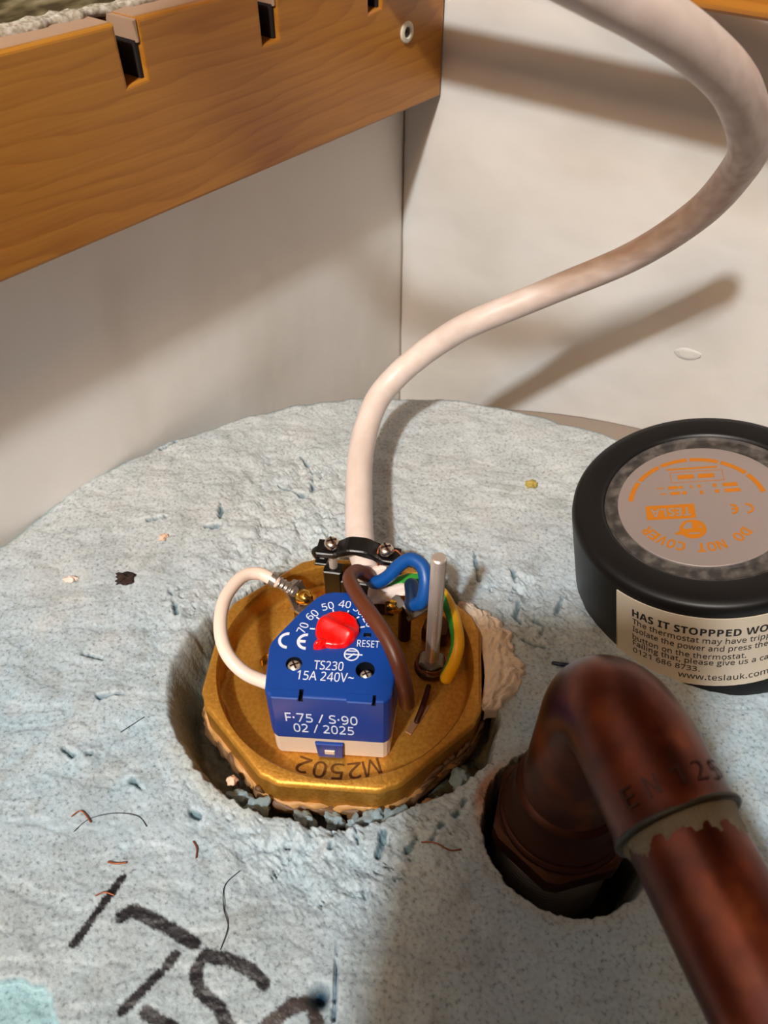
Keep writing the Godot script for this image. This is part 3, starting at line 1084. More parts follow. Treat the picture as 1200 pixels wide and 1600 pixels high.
# ---------------------------------------------------------------- immersion heater: brass flange and what is bolted to it
func oct(t: float, cut: float) -> float:
	var w := fposmod(t - deg_to_rad(27.0), PI / 4) - PI / 8
	var r := 0.0433 / cos(w)
	return minf(r, 0.0458 - 0.4 * maxf(0.0, r - 0.0456)) - cut


func oct_ring(cut: float, y: float, n := 144) -> PackedVector3Array:
	var p := PackedVector3Array()
	for i in n:
		var t := TAU * i / n
		var r := oct(t, cut)
		p.append(Vector3(r * cos(t), y, r * sin(t)))
	return p


func build_heater() -> void:
	var h := thing("immersion_heater", "octagonal brass immersion heater head set in the foam", "heater", PLATE)
	var n := 144
	var drilled := Vector2(-0.0261, -0.0063)
	var dish := func(r: float, y: float, notch: float) -> PackedVector3Array:
		var p := PackedVector3Array()
		for i in n:
			var t := TAU * i / n
			var d := angle_difference(t, deg_to_rad(170)) * 0.0397 / 0.0042
			var rr := r + notch * sqrt(maxf(0.0, 1.0 - d * d))
			p.append(Vector3(rr * cos(t), y, rr * sin(t)))
		return p
	var loops := [oct_ring(0.0, -0.0090), oct_ring(0.0, 0.0026), oct_ring(0.0005, 0.0036), oct_ring(0.0013, 0.0040), dish.call(0.0409, 0.0040, 0.0), dish.call(0.0404, 0.0034, 0.0), dish.call(0.0401, 0.0002, 0.0), dish.call(0.0401, 0.0001, 0.0016), dish.call(0.0398, -0.0044, 0.0016), dish.call(0.0389, -0.0054, 0.0012), dish.call(0.0380, -0.0055, 0.0), ring(0.0031, -0.0055, n, drilled), ring(0.0028, -0.0060, n, drilled)]
	obj("flange", loft(loops, [1, 4, 6, 7, 10], true, false), M.brass, h)
	obj("drilled_hole", loft([ring(0.0028, -0.0086, 32, drilled), ring(0.0028, -0.0059, 32, drilled)], [], true, false), M.bright_brass, h)
	obj("threaded_collar", lathe([Vector2(0.034, -0.03), Vector2(0.034, -0.0091)], 48), M.worn_brass, h)
	# date stamp, read from the far side
	var st := begin()
	var word := "M2502"
	for i in 5:
		var a := deg_to_rad(74.0 + 9.0 * i) 
		var out := Vector3(cos(a), 0, sin(a))
		write(st, word[i], 0.0050, 0.0040 if i else 0.0052, flat(out * 0.0333 + Vector3(-0.0005, -0.00545, 0), Vector3(-sin(a), 0, cos(a)), out), 0.00015)
	obj("date_stamp", finish(st), M.stamp, h)
	# sealant squeezed out under the plate
	for layer in [[M.sealant, 0.0, 11], [M.old_sealant, 0.0008, 12]]:
		var path := PackedVector3Array()
		for i in 181:
			var t := TAU * i / 180.0
			var r: float = oct(t, 0.0) - 0.0006 + layer[1] + 0.0007 * mid.get_noise_2d(t * 0.05, layer[2])
			path.append(Vector3(r * cos(t), -0.0085 - layer[1] * 1.4 + 0.0007 * mid.get_noise_2d(t * 0.03, layer[2]), r * sin(t)))
		var k: int = layer[2]
		obj("sealant", tube(path, func(u, q): return (0.72 + 0.75 * absf(sin(q))) * 0.0015 + 0.0016 * mid.get_noise_2d(u * 0.32 + k, q * 0.006) + 0.0004 * mid.get_noise_2d(u * 1.1 + k, q * 0.012), 14, false), layer[0], h)
	var smear := begin()
	var rng := RandomNumberGenerator.new()
	rng.seed = 5
	for i in 15:
		var t := deg_to_rad(rng.randf_range(14, 150))
		if i < 12: t = deg_to_rad(rng.randf_range(14, 62))
		var r := oct(t, -0.0003)
		var y := rng.randf_range(-0.0078, -0.0030)
		var wide := rng.randf_range(0.0008, 0.0042)
		var p := Vector3(r * cos(t), y, r * sin(t))
		var side := Vector3(-sin(t), 0, cos(t))
		tube(spline([p - side * wide + Vector3(0, -0.002, 0), p + Vector3(cos(t), 0, sin(t)) * 0.0004, p + side * wide + Vector3(0, -0.0012, 0)], 5), func(u, _q): return 0.0008 * sin(0.2 + 2.7 * u) * (1.0 + 0.6 * mid.get_noise_1d(u * 0.03 + 3.0 * wide)), 8, true, smear)
	obj("sealant_smear", finish(smear), M.old_sealant, h)

	# earth stud
	var stud := obj("earth_stud", threaded(0.0023, -0.0055, 0.0485, 0.0008), M.zinc, h, Vector3(0.0279, 0, -0.0036))
	obj("washer", lathe([Vector2(0.0056, 0.0), Vector2(0.0057, 0.0003), Vector2(0.0054, 0.0008), Vector2(0.0026, 0.0008)], 32), M.worn_brass, stud, Vector3(0, -0.0053, 0))
	obj("nut", hexagon(0.0046, 0.0, 0.0036, 0.4), M.tin, stud, Vector3(0, -0.0040, 0))
	obj("flange_ring", lathe([Vector2(0.0050, 0.0), Vector2(0.0050, 0.0008), Vector2(0.0044, 0.0012)], 32), M.tin, stud, Vector3(0, -0.0045, 0))
	var curl := []
	for i in 26:
		var t := i * 0.33
		curl.append(Vector3(0.0048 * cos(t), -0.0034 + 0.00007 * i, 0.0048 * sin(t)))
	obj("earth_strand", rod(curl, 0.00045, 2, 8), M.copper_strand, stud)

	# cable clamp at the back of the plate
	var cl := obj("cable_clamp", clamp_shape(), M.black_plastic, h, Vector3(0.0040, 0.0, -0.0291), Basis(Vector3.UP, -0.16))
	for s in [-1.0, 1.0]:
		screw(cl, Vector3(0.0090 * s, 0.0246, -0.0004), 0.0026, 0.0022, M.chrome)
		obj("screw_shank", threaded(0.0015, 0.013, 0.0238, 0.0007, 14), M.zinc, cl, Vector3(0.0090 * s, 0, -0.0004))
	# live and neutral terminals standing out of the dish
	var left := obj("terminal", terminal_shape(), M.tin, h, Vector3(-0.0158, 0.0125, -0.0192), Basis(Vector3.UP, deg_to_rad(-38)) )
	screw(left, Vector3(0.0014, 0.0006, 0.0), 0.0026, 0.0042, M.bright_brass, Basis(Vector3(0, 0, 1), -1.2), "slot")
	obj("post", lathe([Vector2(0.0022, -0.0178), Vector2(0.0022, -0.002)], 18), M.dark_copper, left)
	var right := obj("terminal", terminal_shape(), M.tin, h, Vector3(0.0192, 0.0118, -0.0158), Basis(Vector3.UP, deg_to_rad(30)))
	screw(right, Vector3(-0.0024, 0.0010, -0.0004), 0.0024, 0.0048, M.bright_brass, Basis(Vector3(0, 0, 1), 1.25), "slot")
	obj("post", lathe([Vector2(0.0022, -0.0178), Vector2(0.0022, -0.002)], 18), M.dark_copper, right)
	# element ends: a brass hexagon and a bent tag beside the box
	obj("element_end", hexagon(0.0052, -0.002, 0.0042, 0.2), M.worn_brass, h, Vector3(0.0300, -0.0035, -0.0158))
	obj("element_tail", rod([Vector3(0.0225, -0.0048, 0.0170), Vector3(0.0250, -0.003, 0.0110), Vector3(0.0265, -0.0025, 0.0060)], 0.0009), M.dark_copper, h)
	var tag_shape := begin()
	box(tag_shape, Vector3(0.0022, 0.0006, 0.012), Vector3(0.0228, -0.0050, 0.0160), 0.0002, Basis(Vector3.UP, -0.55))
	obj("terminal_tag", finish(tag_shape), M.worn_tag, h)


func clamp_shape() -> ArrayMesh:
	var st := begin()
	# saddle under the cable, two pillars, and the arched strap over it
	box(st, Vector3(0.0060, 0.0192, 0.0050), Vector3(-0.0090, 0.0041, 0.0), 0.0004)
	box(st, Vector3(0.0060, 0.0192, 0.0050), Vector3(0.0090, 0.0041, 0.0), 0.0004)
	box(st, Vector3(0.0200, 0.0150, 0.0045), Vector3(0.0, 0.0020, 0.0), 0.0004)
	var p := PackedVector2Array()
	var q := PackedVector2Array()
	for i in 25:
		var x := -0.0138 + 0.0276 * i / 24.0
		var y := 0.0215 + 0.0032 * exp(-pow(x / 0.0058, 4.0))
		p.append(Vector2(x, y + 0.0022))
		q.append(Vector2(x, y))
	q.reverse()
	p.append_array(q)
	extrude(p, -0.0034, 0.0034, 0.0004, false, st)
	# curled end of the strap
	tube(spline([Vector3(-0.0136, 0.0222, 0.0), Vector3(-0.0150, 0.0205, 0.0), Vector3(-0.0140, 0.0180, 0.0), Vector3(-0.0118, 0.0176, 0.0)], 5), func(_u, w): return 0.0011 if absf(cos(w)) > 0.5 else 0.0011, 10, true, st)
	box(st, Vector3(0.0040, 0.0012, 0.0060), Vector3(-0.0125, 0.0176, 0.0), 0.0003)
	return finish(st)


func terminal_shape() -> ArrayMesh:
	var st := begin()
	box(st, Vector3(0.0012, 0.0080, 0.0072), Vector3(-0.0004, -0.0002, 0.0), 0.0002, Basis(Vector3(0, 0, 1), 0.35))
	box(st, Vector3(0.0075, 0.0012, 0.0072), Vector3(0.0030, -0.0036, 0.0), 0.0002, Basis(Vector3(0, 0, 1), 0.1))
	box(st, Vector3(0.0026, 0.0011, 0.0050), Vector3(-0.0026, 0.0034, 0.0), 0.0002, Basis(Vector3(0, 0, 1), 0.4))
	return finish(st)


# ---------------------------------------------------------------- blue rod thermostat
func build_thermostat() -> void:
	var t := thing("thermostat", "blue plastic rod thermostat with a red dial and white printing", "thermostat", Vector3(-0.0033, -0.0055, 0.0253), Basis(Vector3.UP, deg_to_rad(-4)).scaled(Vector3.ONE * 1.016))
	var outline := PackedVector2Array()
	for p in [Vector2(-0.0165, -0.0002), Vector2(-0.0153, 0.0006), Vector2(0.0153, 0.0006), Vector2(0.0165, -0.0002), Vector2(0.0174, -0.0016), Vector2(0.0186, -0.0150), Vector2(0.0182, -0.0172), Vector2(0.0164, -0.0205), Vector2(0.0118, -0.0282), Vector2(0.0072, -0.0346), Vector2(0.0050, -0.0362), Vector2(0.0022, -0.0370), Vector2(-0.0022, -0.0370), Vector2(-0.0050, -0.0362), Vector2(-0.0072, -0.0346), Vector2(-0.0118, -0.0282), Vector2(-0.0164, -0.0205), Vector2(-0.0182, -0.0172), Vector2(-0.0186, -0.0150), Vector2(-0.0174, -0.0016)]:
		outline.append(Vector2(p.x, -p.y))
	var flip := Transform3D(Basis(Vector3.RIGHT, -PI / 2), Vector3.ZERO)     # outline (x, -z), pushed up along y
	var lower := inset(outline, 0.0004)
	obj("base", extrude(lower, 0.0, 0.0100, 0.0006, false, null, flip, 2), M.white_plastic, t)
	var body := CSGCombiner3D.new()
	body.name = "housing"
	t.add_child(body, true)
	var shell := CSGMesh3D.new()
	shell.name = "shell"
	shell.mesh = extrude(outline, 0.0092, 0.0310, 0.0007, false, null, flip, 3)
	shell.material = M.blue_plastic
	body.add_child(shell, true)
	for e in [[Vector3(-0.0106, 0.0305, -0.0101), 0.0023], [Vector3(0.0095, 0.0295, -0.0094), 0.0027]]:
		var drill := CSGCylinder3D.new()
		drill.name = "screw_recess"
		drill.operation = CSGShape3D.OPERATION_SUBTRACTION
		drill.radius = e[1]
		drill.height = 0.006
		drill.sides = 28
		drill.position = e[0]
		drill.material = M.deep_blue
		body.add_child(drill, true)
	for e in [[Vector3(0.0091, 0.031, -0.0214), Vector3(0.0022, 0.003, 0.0014)], [Vector3(-0.0072, 0.0305, -0.0003), Vector3(0.0012, 0.003, 0.0034)], [Vector3(0.0126, 0.0305, 0.0002), Vector3(0.0012, 0.003, 0.0034)]]:
		var cut := CSGBox3D.new()
		cut.name = "slot"
		cut.operation = CSGShape3D.OPERATION_SUBTRACTION
		cut.size = e[1]
		cut.position = e[0]
		cut.material = M.deep_blue
		body.add_child(cut, true)
	screw(t, Vector3(-0.0105, 0.0292, -0.0099), 0.0021, 0.0018, M.zinc)
	screw(t, Vector3(0.0098, 0.0288, -0.0084), 0.0018, 0.0020, M.zinc)
	obj("reset_button", block(Vector3(0.0013, 0.0012, 0.0009), 0.0002), M.print_white, t, Vector3(0.0092, 0.0296, -0.0211))
	# ledges moulded along the front edge, and the catch that snaps over the base
	for e in [[-0.0115, 0.0075], [0.0088, 0.0070]]:
		obj("ledge", block(Vector3(e[1], 0.0014, 0.0030), 0.0003), M.blue_plastic, t, Vector3(e[0], 0.0305, -0.0002))
	var c := begin()
	extrude(PackedVector2Array([Vector2(-0.0046, 0.0105), Vector2(-0.0040, 0.0030), Vector2(0.0034, 0.0030), Vector2(0.0036, 0.0105)]), 0.0012, 0.0024, 0.0003, false, c)
	obj("catch", finish(c), M.blue_plastic, t, Vector3(0.0, -0.0025, -0.001))
	obj("catch_lug", block(Vector3(0.0030, 0.0020, 0.0010), 0.0002), M.white_plastic, t, Vector3(-0.0004, 0.0040, 0.0013))
	# dial, thick and uneven, with its pointer
	var d := begin()
	d.set_smooth_group(2)
	var centre := Vector3(0.0003, 0.0308, -0.0222)
	var spot := func(i: int, k: int) -> Vector3:
		var a := TAU * (k % 72) / 72
		var r := 0.0063 + 0.0003 * mid.get_noise_2d(cos(a) * 0.02, sin(a) * 0.02)
		var nub := exp(-pow(angle_difference(a, deg_to_rad(124)) / 0.30, 2.0))
		r += 0.0008 * nub
		var f := [1.0, 1.0, 0.97, 0.88, 0.74, 0.58, 0.4, 0.2, 0.001][i] as float
		var y := [0.0, 0.0012, 0.0017, 0.0020, 0.0021, 0.0022, 0.0022, 0.0022, 0.0022][i] as float
		var p := Vector3(r * f * cos(a), y, r * f * sin(a))
		var bar := p.rotated(Vector3.UP, deg_to_rad(28))
		y += (0.0014 * exp(-pow(bar.z / 0.0016, 2.0))) * clampf((1.0 - f) * 6.0, 0.0, 1.0)
		y += 0.0003 * mid.get_noise_2d(p.x * 1.4, p.z * 1.4 + 1.0) * clampf((1.0 - f) * 6.0, 0.0, 1.0)
		return centre + Vector3(p.x, y, p.z)
	for i in 8:
		for k in 72:
			quad(d, spot.call(i, k + 1), spot.call(i, k), spot.call(i + 1, k), spot.call(i + 1, k + 1))
	var dial := obj("dial", finish(d), M.red_plastic, t)
	obj("pointer", lump(Vector3(0.0048, 0.0036, 0.0030), 0.18, 4), M.red_plastic, dial, Vector3(-0.0038, 0.0316, -0.0168), Basis(Vector3.UP, 0.5))
	# printing on the top
	var ink := begin()
	var y := 0.03098
	var mark := func(text: String, x: float, z: float, cap: float, width: float, tilt := 0.0) -> void:
		var right := Vector3(cos(tilt), 0, -sin(tilt))
		write(ink, text, cap, width, flat(Vector3(x, y, z), right, Vector3(-sin(tilt), 0, -cos(tilt))), 0.00012)
	mark.call("40", 0.0014, -0.0322, 0.0026, 0.0037, -0.05)
	mark.call("50", -0.0036, -0.0311, 0.0026, 0.0036, 0.35)
	mark.call("60", -0.0078, -0.0275, 0.0026, 0.0036, 0.85)
	mark.call("70", -0.0099, -0.0226, 0.0026, 0.0036, 1.30)
	mark.call("30.", 0.0063, -0.0300, 0.0026, 0.0042, -0.70)
	mark.call("20", 0.0091, -0.0262, 0.0026, 0.0036, -1.05)
	mark.call("TS230", -0.0008, -0.0101, 0.0029, 0.0083)
	mark.call("15A 240V~", -0.0013, -0.0065, 0.0029, 0.0158)
	mark.call("RESET", 0.0096, -0.0183, 0.0023, 0.0064)
	var on_top := flat(Vector3(0.0003, y, -0.0222), Vector3.RIGHT, Vector3(0, 0, -1))
	for a in [178.0, 146.0, 106.0, 72.0, 44.0, 15.0]:
		var u := Vector2(cos(deg_to_rad(a)), sin(deg_to_rad(a)))
		var w := Vector2(-u.y, u.x) * 0.00022
		strip(ink, on_top, [u * 0.0066 - w, u * 0.0081 - w, u * 0.0081 + w, u * 0.0066 + w], 0.00012)
	ce_mark(ink, flat(Vector3(-0.0108, y, -0.0178), Vector3.RIGHT, Vector3(0, 0, -1)), 0.0056, 0.0027)
	var sym := flat(Vector3(0.0052, y, -0.0143), Vector3.RIGHT, Vector3(0, 0, -1))
	arc(ink, sym, 0.0018, 0.0022, 0.0, TAU, Vector2.ZERO, 0.00012, 30)
	strip(ink, sym, [Vector2(-0.0019, -0.0002), Vector2(0.0031, -0.0002), Vector2(0.0031, 0.0002), Vector2(-0.0019, 0.0002)], 0.00016)
	strip(ink, sym, [Vector2(-0.0012, -0.0013), Vector2(-0.0007, -0.0014), Vector2(0.0010, 0.0003), Vector2(0.0005, 0.0004)], 0.00014)
	strip(ink, sym, [Vector2(-0.0013, 0.0010), Vector2(0.0013, 0.0010), Vector2(0.0013, 0.0013), Vector2(-0.0013, 0.0013)], 0.00012)
	# printing on the front
	var face := func(x: float, yy: float) -> Callable: return flat(Vector3(x, yy, 0.00058), Vector3.RIGHT, Vector3.UP)
	write(ink, "F·75 / S·90", 0.0043, 0.0203, face.call(-0.0021, 0.0207), 0.00012)
	write(ink, "02 / 2025", 0.0043, 0.0172, face.call(-0.0017, 0.0152), 0.00012)
	obj("printing", finish(ink), M.print_white, t)

	# the white link from the left terminal into the thermostat's side
	var w := thing("link_wire", "short thick white wire looping from the left terminal to the thermostat", "wire", Vector3.ZERO)
	obj("wire", rod([Vector3(-0.0232, 0.0175, -0.0237), Vector3(-0.0285, 0.0190, -0.0257), Vector3(-0.0337, 0.0200, -0.0232), Vector3(-0.0377, 0.0205, -0.0140), Vector3(-0.0377, 0.0200, -0.0031), Vector3(-0.0349, 0.0180, 0.0049), Vector3(-0.0295, 0.0150, 0.0097), Vector3(-0.0229, 0.0125, 0.0116), Vector3(-0.0183, 0.0115, 0.0123)], 0.0021, 10, 20), M.white_wire, w)
	var cr := begin()
	tube(spline([Vector3(-0.0246, 0.0180, -0.0245), Vector3(-0.0228, 0.0174, -0.0238)], 3), func(_u, _q): return 0.0026, 14, false, cr)
	tube(spline([Vector3(-0.0228, 0.0174, -0.0238), Vector3(-0.0172, 0.0150, -0.0216)], 24), func(u, q): return 0.0016 + 0.00022 * sin(u * 34.0) + (0.0003 if absf(cos(q)) > 0.7 else 0.0), 14, true, cr)
	obj("crimp_ferrule", finish(cr), M.tin, w)


# ---------------------------------------------------------------- the white mains flex and its cores
func build_cable() -> void:
	var c := thing("mains_cable", "thick white mains cable curving up out of the brass heater head", "cable", Vector3.ZERO)
	var pts := [Vector3(0.0072, 0.0182, -0.0262), Vector3(0.0050, 0.0190, -0.0349), Vector3(0.0040, 0.0190, -0.0428), Vector3(0.0034, 0.0190, -0.0576), Vector3(0.0032, 0.0192, -0.0785), Vector3(0.0048, 0.0207, -0.0955), Vector3(0.0092, 0.0260, -0.1093), Vector3(0.0161, 0.0318, -0.1165), Vector3(0.0249, 0.0396, -0.1191), Vector3(0.0349, 0.0486, -0.1186), Vector3(0.0457, 0.0580, -0.1153), Vector3(0.0718, 0.0723, -0.1129), Vector3(0.0960, 0.0898, -0.1048), Vector3(0.1079, 0.1101, -0.0911), Vector3(0.1099, 0.1279, -0.0777), Vector3(0.1055, 0.1408, -0.0652), Vector3(0.0913, 0.1578, -0.0483), Vector3(0.0763, 0.1690, -0.0368), Vector3(0.0619, 0.1772, -0.0280), Vector3(0.0515, 0.1822, -0.0232), Vector3(0.0385, 0.1890, -0.0168), Vector3(0.022, 0.2025, -0.003), Vector3(0.006, 0.2225, 0.014), Vector3(-0.010, 0.2415, 0.0255), Vector3(-0.050, 0.2606, 0.0315), Vector3(-0.083, 0.2745, 0.028), Vector3(-0.1037, 0.309, 0.046), Vector3(-0.1222, 0.3535, 0.0883), Vector3(-0.1291, 0.3812, 0.0967), Vector3(-0.150, 0.46, 0.12), Vector3(-0.20, 0.60, 0.15)]
	var dirt := func(u: float, q: float) -> Color:
		var s := clampf(0.5 + 1.4 * mid.get_noise_2d(u * 0.35, q * 0.006), 0, 1)
		var grime := smoothstep(0.28, 0.42, u) * (1.0 - smoothstep(0.50, 0.60, u)) * (0.35 + 0.65 * clampf(0.5 + 1.5 * mid.get_noise_2d(u * 0.8, q * 0.01 + 4.0), 0, 1))
		var col := Color(1, 1, 1).lerp(Color(0.86, 0.82, 0.78), s * 0.5)
		return col.lerp(Color(0.50, 0.38, 0.30), 0.55 * grime)
	obj("sheath", tube(spline(pts, 12), func(u, q): return 0.0051 * (1.0 - 0.05 * cos(2.0 * q)) * (1.0 - 0.10 * smoothstep(0.06, 0.0, u)), 28, false, null, dirt), M.white_sheath, c)
	obj("brown_core", rod([Vector3(0.0078, 0.0185, -0.0255), Vector3(0.0066, 0.0225, -0.0222), Vector3(0.0036, 0.0268, -0.0198), Vector3(0.0018, 0.0300, -0.0140), Vector3(0.0042, 0.0325, -0.0058), Vector3(0.0086, 0.0345, 0.0034), Vector3(0.0134, 0.0338, 0.0118), Vector3(0.0164, 0.0300, 0.0176), Vector3(0.0182, 0.0230, 0.0203), Vector3(0.0190, 0.0130, 0.0192)], 0.0023, 10, 20), M.brown_wire, c)
	var blue := obj("blue_core", rod([Vector3(0.0066, 0.0182, -0.0262), Vector3(0.0092, 0.0200, -0.0211), Vector3(0.0133, 0.0240, -0.0198), Vector3(0.0173, 0.0290, -0.0207), Vector3(0.0208, 0.0318, -0.0204), Vector3(0.0241, 0.0318, -0.0175), Vector3(0.0251, 0.0290, -0.0134), Vector3(0.0241, 0.0240, -0.0104), Vector3(0.0222, 0.0210, -0.0112), Vector3(0.0208, 0.0190, -0.0135)], 0.0022, 10, 20), M.blue_wire, c)
	obj("sleeve", rod([Vector3(0.0212, 0.0200, -0.0118), Vector3(0.0212, 0.0210, -0.0150), Vector3(0.0210, 0.0216, -0.0186)], 0.0023, 8, 18), M.blue_sleeve, blue)
	var stripes := func(u: float, q: float) -> Color:
		return Color(0.03, 0.27, 0.03) if sin(q + 2.0 - 3.0 * (u - 0.3)) > 0.1 else Color(0.80, 0.44, 0.01)
	obj("earth_core", tube(spline([Vector3(0.0062, 0.0170, -0.0275), Vector3(0.0100, 0.0170, -0.0262), Vector3(0.0154, 0.0165, -0.0235), Vector3(0.0207, 0.0165, -0.0255), Vector3(0.0260, 0.0150, -0.0259), Vector3(0.0312, 0.0130, -0.0221), Vector3(0.0343, 0.0110, -0.0157), Vector3(0.0357, 0.0092, -0.0064), Vector3(0.0345, 0.0050, -0.0012), Vector3(0.0322, 0.0000, 0.0015)], 10), func(_u, _q): return 0.0022, 72, true, null, stripes), M.earth_wire, c)
	# torn end of the sheath, and a stray copper strand
	var st := begin()
	st.set_smooth_group(4)
	for e in [[Vector3(0.0078, 0.0205, -0.0262), Vector3(0.0105, 0.0012, 0.0050), -0.25], [Vector3(0.0150, 0.0176, -0.0215), Vector3(0.0120, 0.0010, 0.0055), -0.35], [Vector3(0.0115, 0.0150, -0.0195), Vector3(0.0090, 0.0010, 0.0060), -0.1]]:
		var b := Basis(Vector3.UP, e[2]) * Basis(Vector3.RIGHT, 0.35)
		var at := func(i: int, k: int, s: float) -> Vector3:
			var p := Vector3(i / 10.0 - 0.5, 0, k / 6.0 - 0.5)
			var fold := 0.0009 * sin(p.x * 9.0 + p.z * 5.0) + 0.0007 * mid.get_noise_2d(p.x * 0.05 + e[2], p.z * 0.04)
			var taper := 1.0 - 0.75 * maxf(0.0, p.x + 0.1)
			return e[0] + b * Vector3(p.x * e[1].x, fold + s * 0.0003, p.z * e[1].z * taper)
		for i in 10:
			for k in 6:
				quad(st, at.call(i, k + 1, 1), at.call(i + 1, k + 1, 1), at.call(i + 1, k, 1), at.call(i, k, 1))
				quad(st, at.call(i, k, -1), at.call(i + 1, k, -1), at.call(i + 1, k + 1, -1), at.call(i, k + 1, -1))
	obj("torn_sheath", finish(st), M.torn_white, c)
	obj("loose_strand", rod([Vector3(0.0105, 0.0195, -0.0255), Vector3(0.0100, 0.0235, -0.0290), Vector3(0.0112, 0.0262, -0.0312), Vector3(0.0130, 0.0250, -0.0300), Vector3(0.0145, 0.0240, -0.0298), Vector3(0.0162, 0.0255, -0.0300), Vector3(0.0185, 0.0240, -0.0285)], 0.00033, 8, 8), M.copper_strand, c)


# ---------------------------------------------------------------- black cover lifted off the heater
func build_cover() -> void:
	var n := Vector3(-0.2271, 0.9736, 0.0213).normalized()
	var ex := (Vector3.RIGHT - n * n.x).normalized()
	var ez := ex.cross(n)
	var H := 0.0459
	var base := Vector3(0.1137, 0.0425, -0.0353) - n * H
	var c := thing("heater_cover", "round black plastic cover with a silver disc label and paper side label", "cover", base, Basis(ex, n, ez))
	obj("shell", lathe([Vector2(0.0001, 0.0002), Vector2(0.0400, 0.0), Vector2(0.0438, -0.0006), Vector2(0.0446, 0.0006), Vector2(0.0444, 0.0036), Vector2(0.0436, 0.0060), Vector2(0.0424, 0.0085), Vector2(0.0420, 0.0120), Vector2(0.0415, 0.0425), Vector2(0.0411, 0.0447), Vector2(0.0400, 0.0457), Vector2(0.0380, 0.0459), Vector2(0.0322, 0.0459), Vector2(0.0314, 0.0455), Vector2(0.0309, 0.0446)], 96, 50, false), M.matt_black, c)
	obj("recess", lathe([Vector2(0.0312, 0.0443), Vector2(0.0308, 0.0450), Vector2(0.0298, 0.0441), Vector2(0.0280, 0.0438), Vector2(0.0264, 0.0442), Vector2(0.0258, 0.0447), Vector2(0.0240, 0.0447)], 72, 60), M.dusty_black, c)
	var disc := obj("disc_label", lathe([Vector2(0.0256, 0.0444), Vector2(0.0256, 0.0451), Vector2(0.0254, 0.0452)], 72), M.silver_label, c, Vector3(-0.0012, 0, 0))
	# print on the disc, read from the far side
	var st := begin()
	var y := 0.0452
	var turn := deg_to_rad(8)
	var right := Vector3(-cos(turn), 0, -sin(turn))
	var up := Vector3(-sin(turn), 0, cos(turn))
	var on := func(o: Vector2) -> Callable: return flat(Vector3(0, y, 0) + right * o.x + up * o.y, right, up)
	var centre: Callable = on.call(Vector2(0.0015, 0.0))
	for i in 6:
		arc(st, centre, 0.0193, 0.0208, deg_to_rad(190 + 27.5 * i), deg_to_rad(190 + 27.5 * i + 25.0), Vector2.ZERO, 0.0001, 10)
	var words := "DO NOT COVER"
	for i in words.length():
		if words[i] == " ": continue
		var a := deg_to_rad(136.0 - 9.2 * i)
		var o := Vector2(cos(a), sin(a)) * 0.0182
		var r := right * cos(a - PI / 2) + up * sin(a - PI / 2)
		write(st, words[i], 0.0034, 0.0025, flat(Vector3(0, y, 0) + right * (o.x + 0.0025) + up * o.y, r, right * cos(a) + up * sin(a)), 0.0001, true)
	ce_mark(st, on.call(Vector2(-0.0102, 0.0032)), 0.0042, 0.0022)
	strip(st, on.call(Vector2(0.0098, 0.0030)), [Vector2(-0.0073, -0.0030), Vector2(0.0073, -0.0030), Vector2(0.0073, 0.0030), Vector2(-0.0073, 0.0030)], 0.0001)
	# round emblem: a disc with a pale window, a pale bar and a spout
	var em := Vector2(0.0040, 0.0106)
	var e: Callable = on.call(em)
	arc(st, e, 0.0, 0.0039, 0.0, TAU, Vector2.ZERO, 0.0001, 30)
	strip(st, e, [Vector2(0.0030, 0.0022), Vector2(0.0036, 0.0004), Vector2(0.0056, 0.0016), Vector2(0.0050, 0.0020)], 0.00013)
	# small print: heading line, framed rating, two rows of figures
	strip(st, on.call(Vector2(0.0013, -0.0160)), [Vector2(-0.0078, -0.0004), Vector2(0.0078, -0.0004), Vector2(0.0078, 0.0004), Vector2(-0.0078, 0.0004)], 0.0001)
	for e2 in [[0.0002, -0.0145, 0.0160, 0.0002], [0.0002, -0.0098, 0.0160, 0.0002], [-0.0078, -0.0121, 0.0002, 0.0046], [0.0082, -0.0121, 0.0002, 0.0046], [-0.0026, -0.0122, 0.0050, 0.0019], [0.0036, -0.0122, 0.0050, 0.0019],
		[-0.0092, -0.0076, 0.0044, 0.0015], [-0.0046, -0.0076, 0.0012, 0.0013], [0.0000, -0.0076, 0.0009, 0.0014], [0.0024, -0.0076, 0.0006, 0.0014], [0.0056, -0.0076, 0.0012, 0.0012], [0.0080, -0.0076, 0.0030, 0.0013], [0.0118, -0.0076, 0.0022, 0.0004],
		[-0.0096, -0.0050, 0.0046, 0.0015], [-0.0050, -0.0050, 0.0014, 0.0013], [-0.0004, -0.0048, 0.0010, 0.0015], [0.0048, -0.0050, 0.0014, 0.0013], [0.0076, -0.0050, 0.0030, 0.0013], [0.0112, -0.0050, 0.0020, 0.0004]]:
		var w: float = e2[2] / 2
		var hh: float = e2[3] / 2
		strip(st, on.call(Vector2(e2[0], e2[1])), [Vector2(-w, -hh), Vector2(w, -hh), Vector2(w, hh), Vector2(-w, hh)], 0.0001)
	obj("gold_printing", finish(st), M.gold_print, disc)
	var pale := begin()
	write(pale, "TESLA", 0.0034, 0.0118, flat(Vector3(0, y + 0.0001, 0) + right * 0.0098 + up * 0.0032, right, up), 0.0001, true)
	var e3 := flat(Vector3(0, y + 0.0001, 0) + right * em.x + up * em.y, right, up)
	arc(pale, e3, 0.0, 0.0026, 0.0, -PI / 2, Vector2(0.0002, -0.0002), 0.0001, 10)
	strip(pale, e3, [Vector2(-0.0018, 0.0016), Vector2(0.0014, 0.0016), Vector2(0.0014, 0.0021), Vector2(-0.0018, 0.0021)], 0.0001)
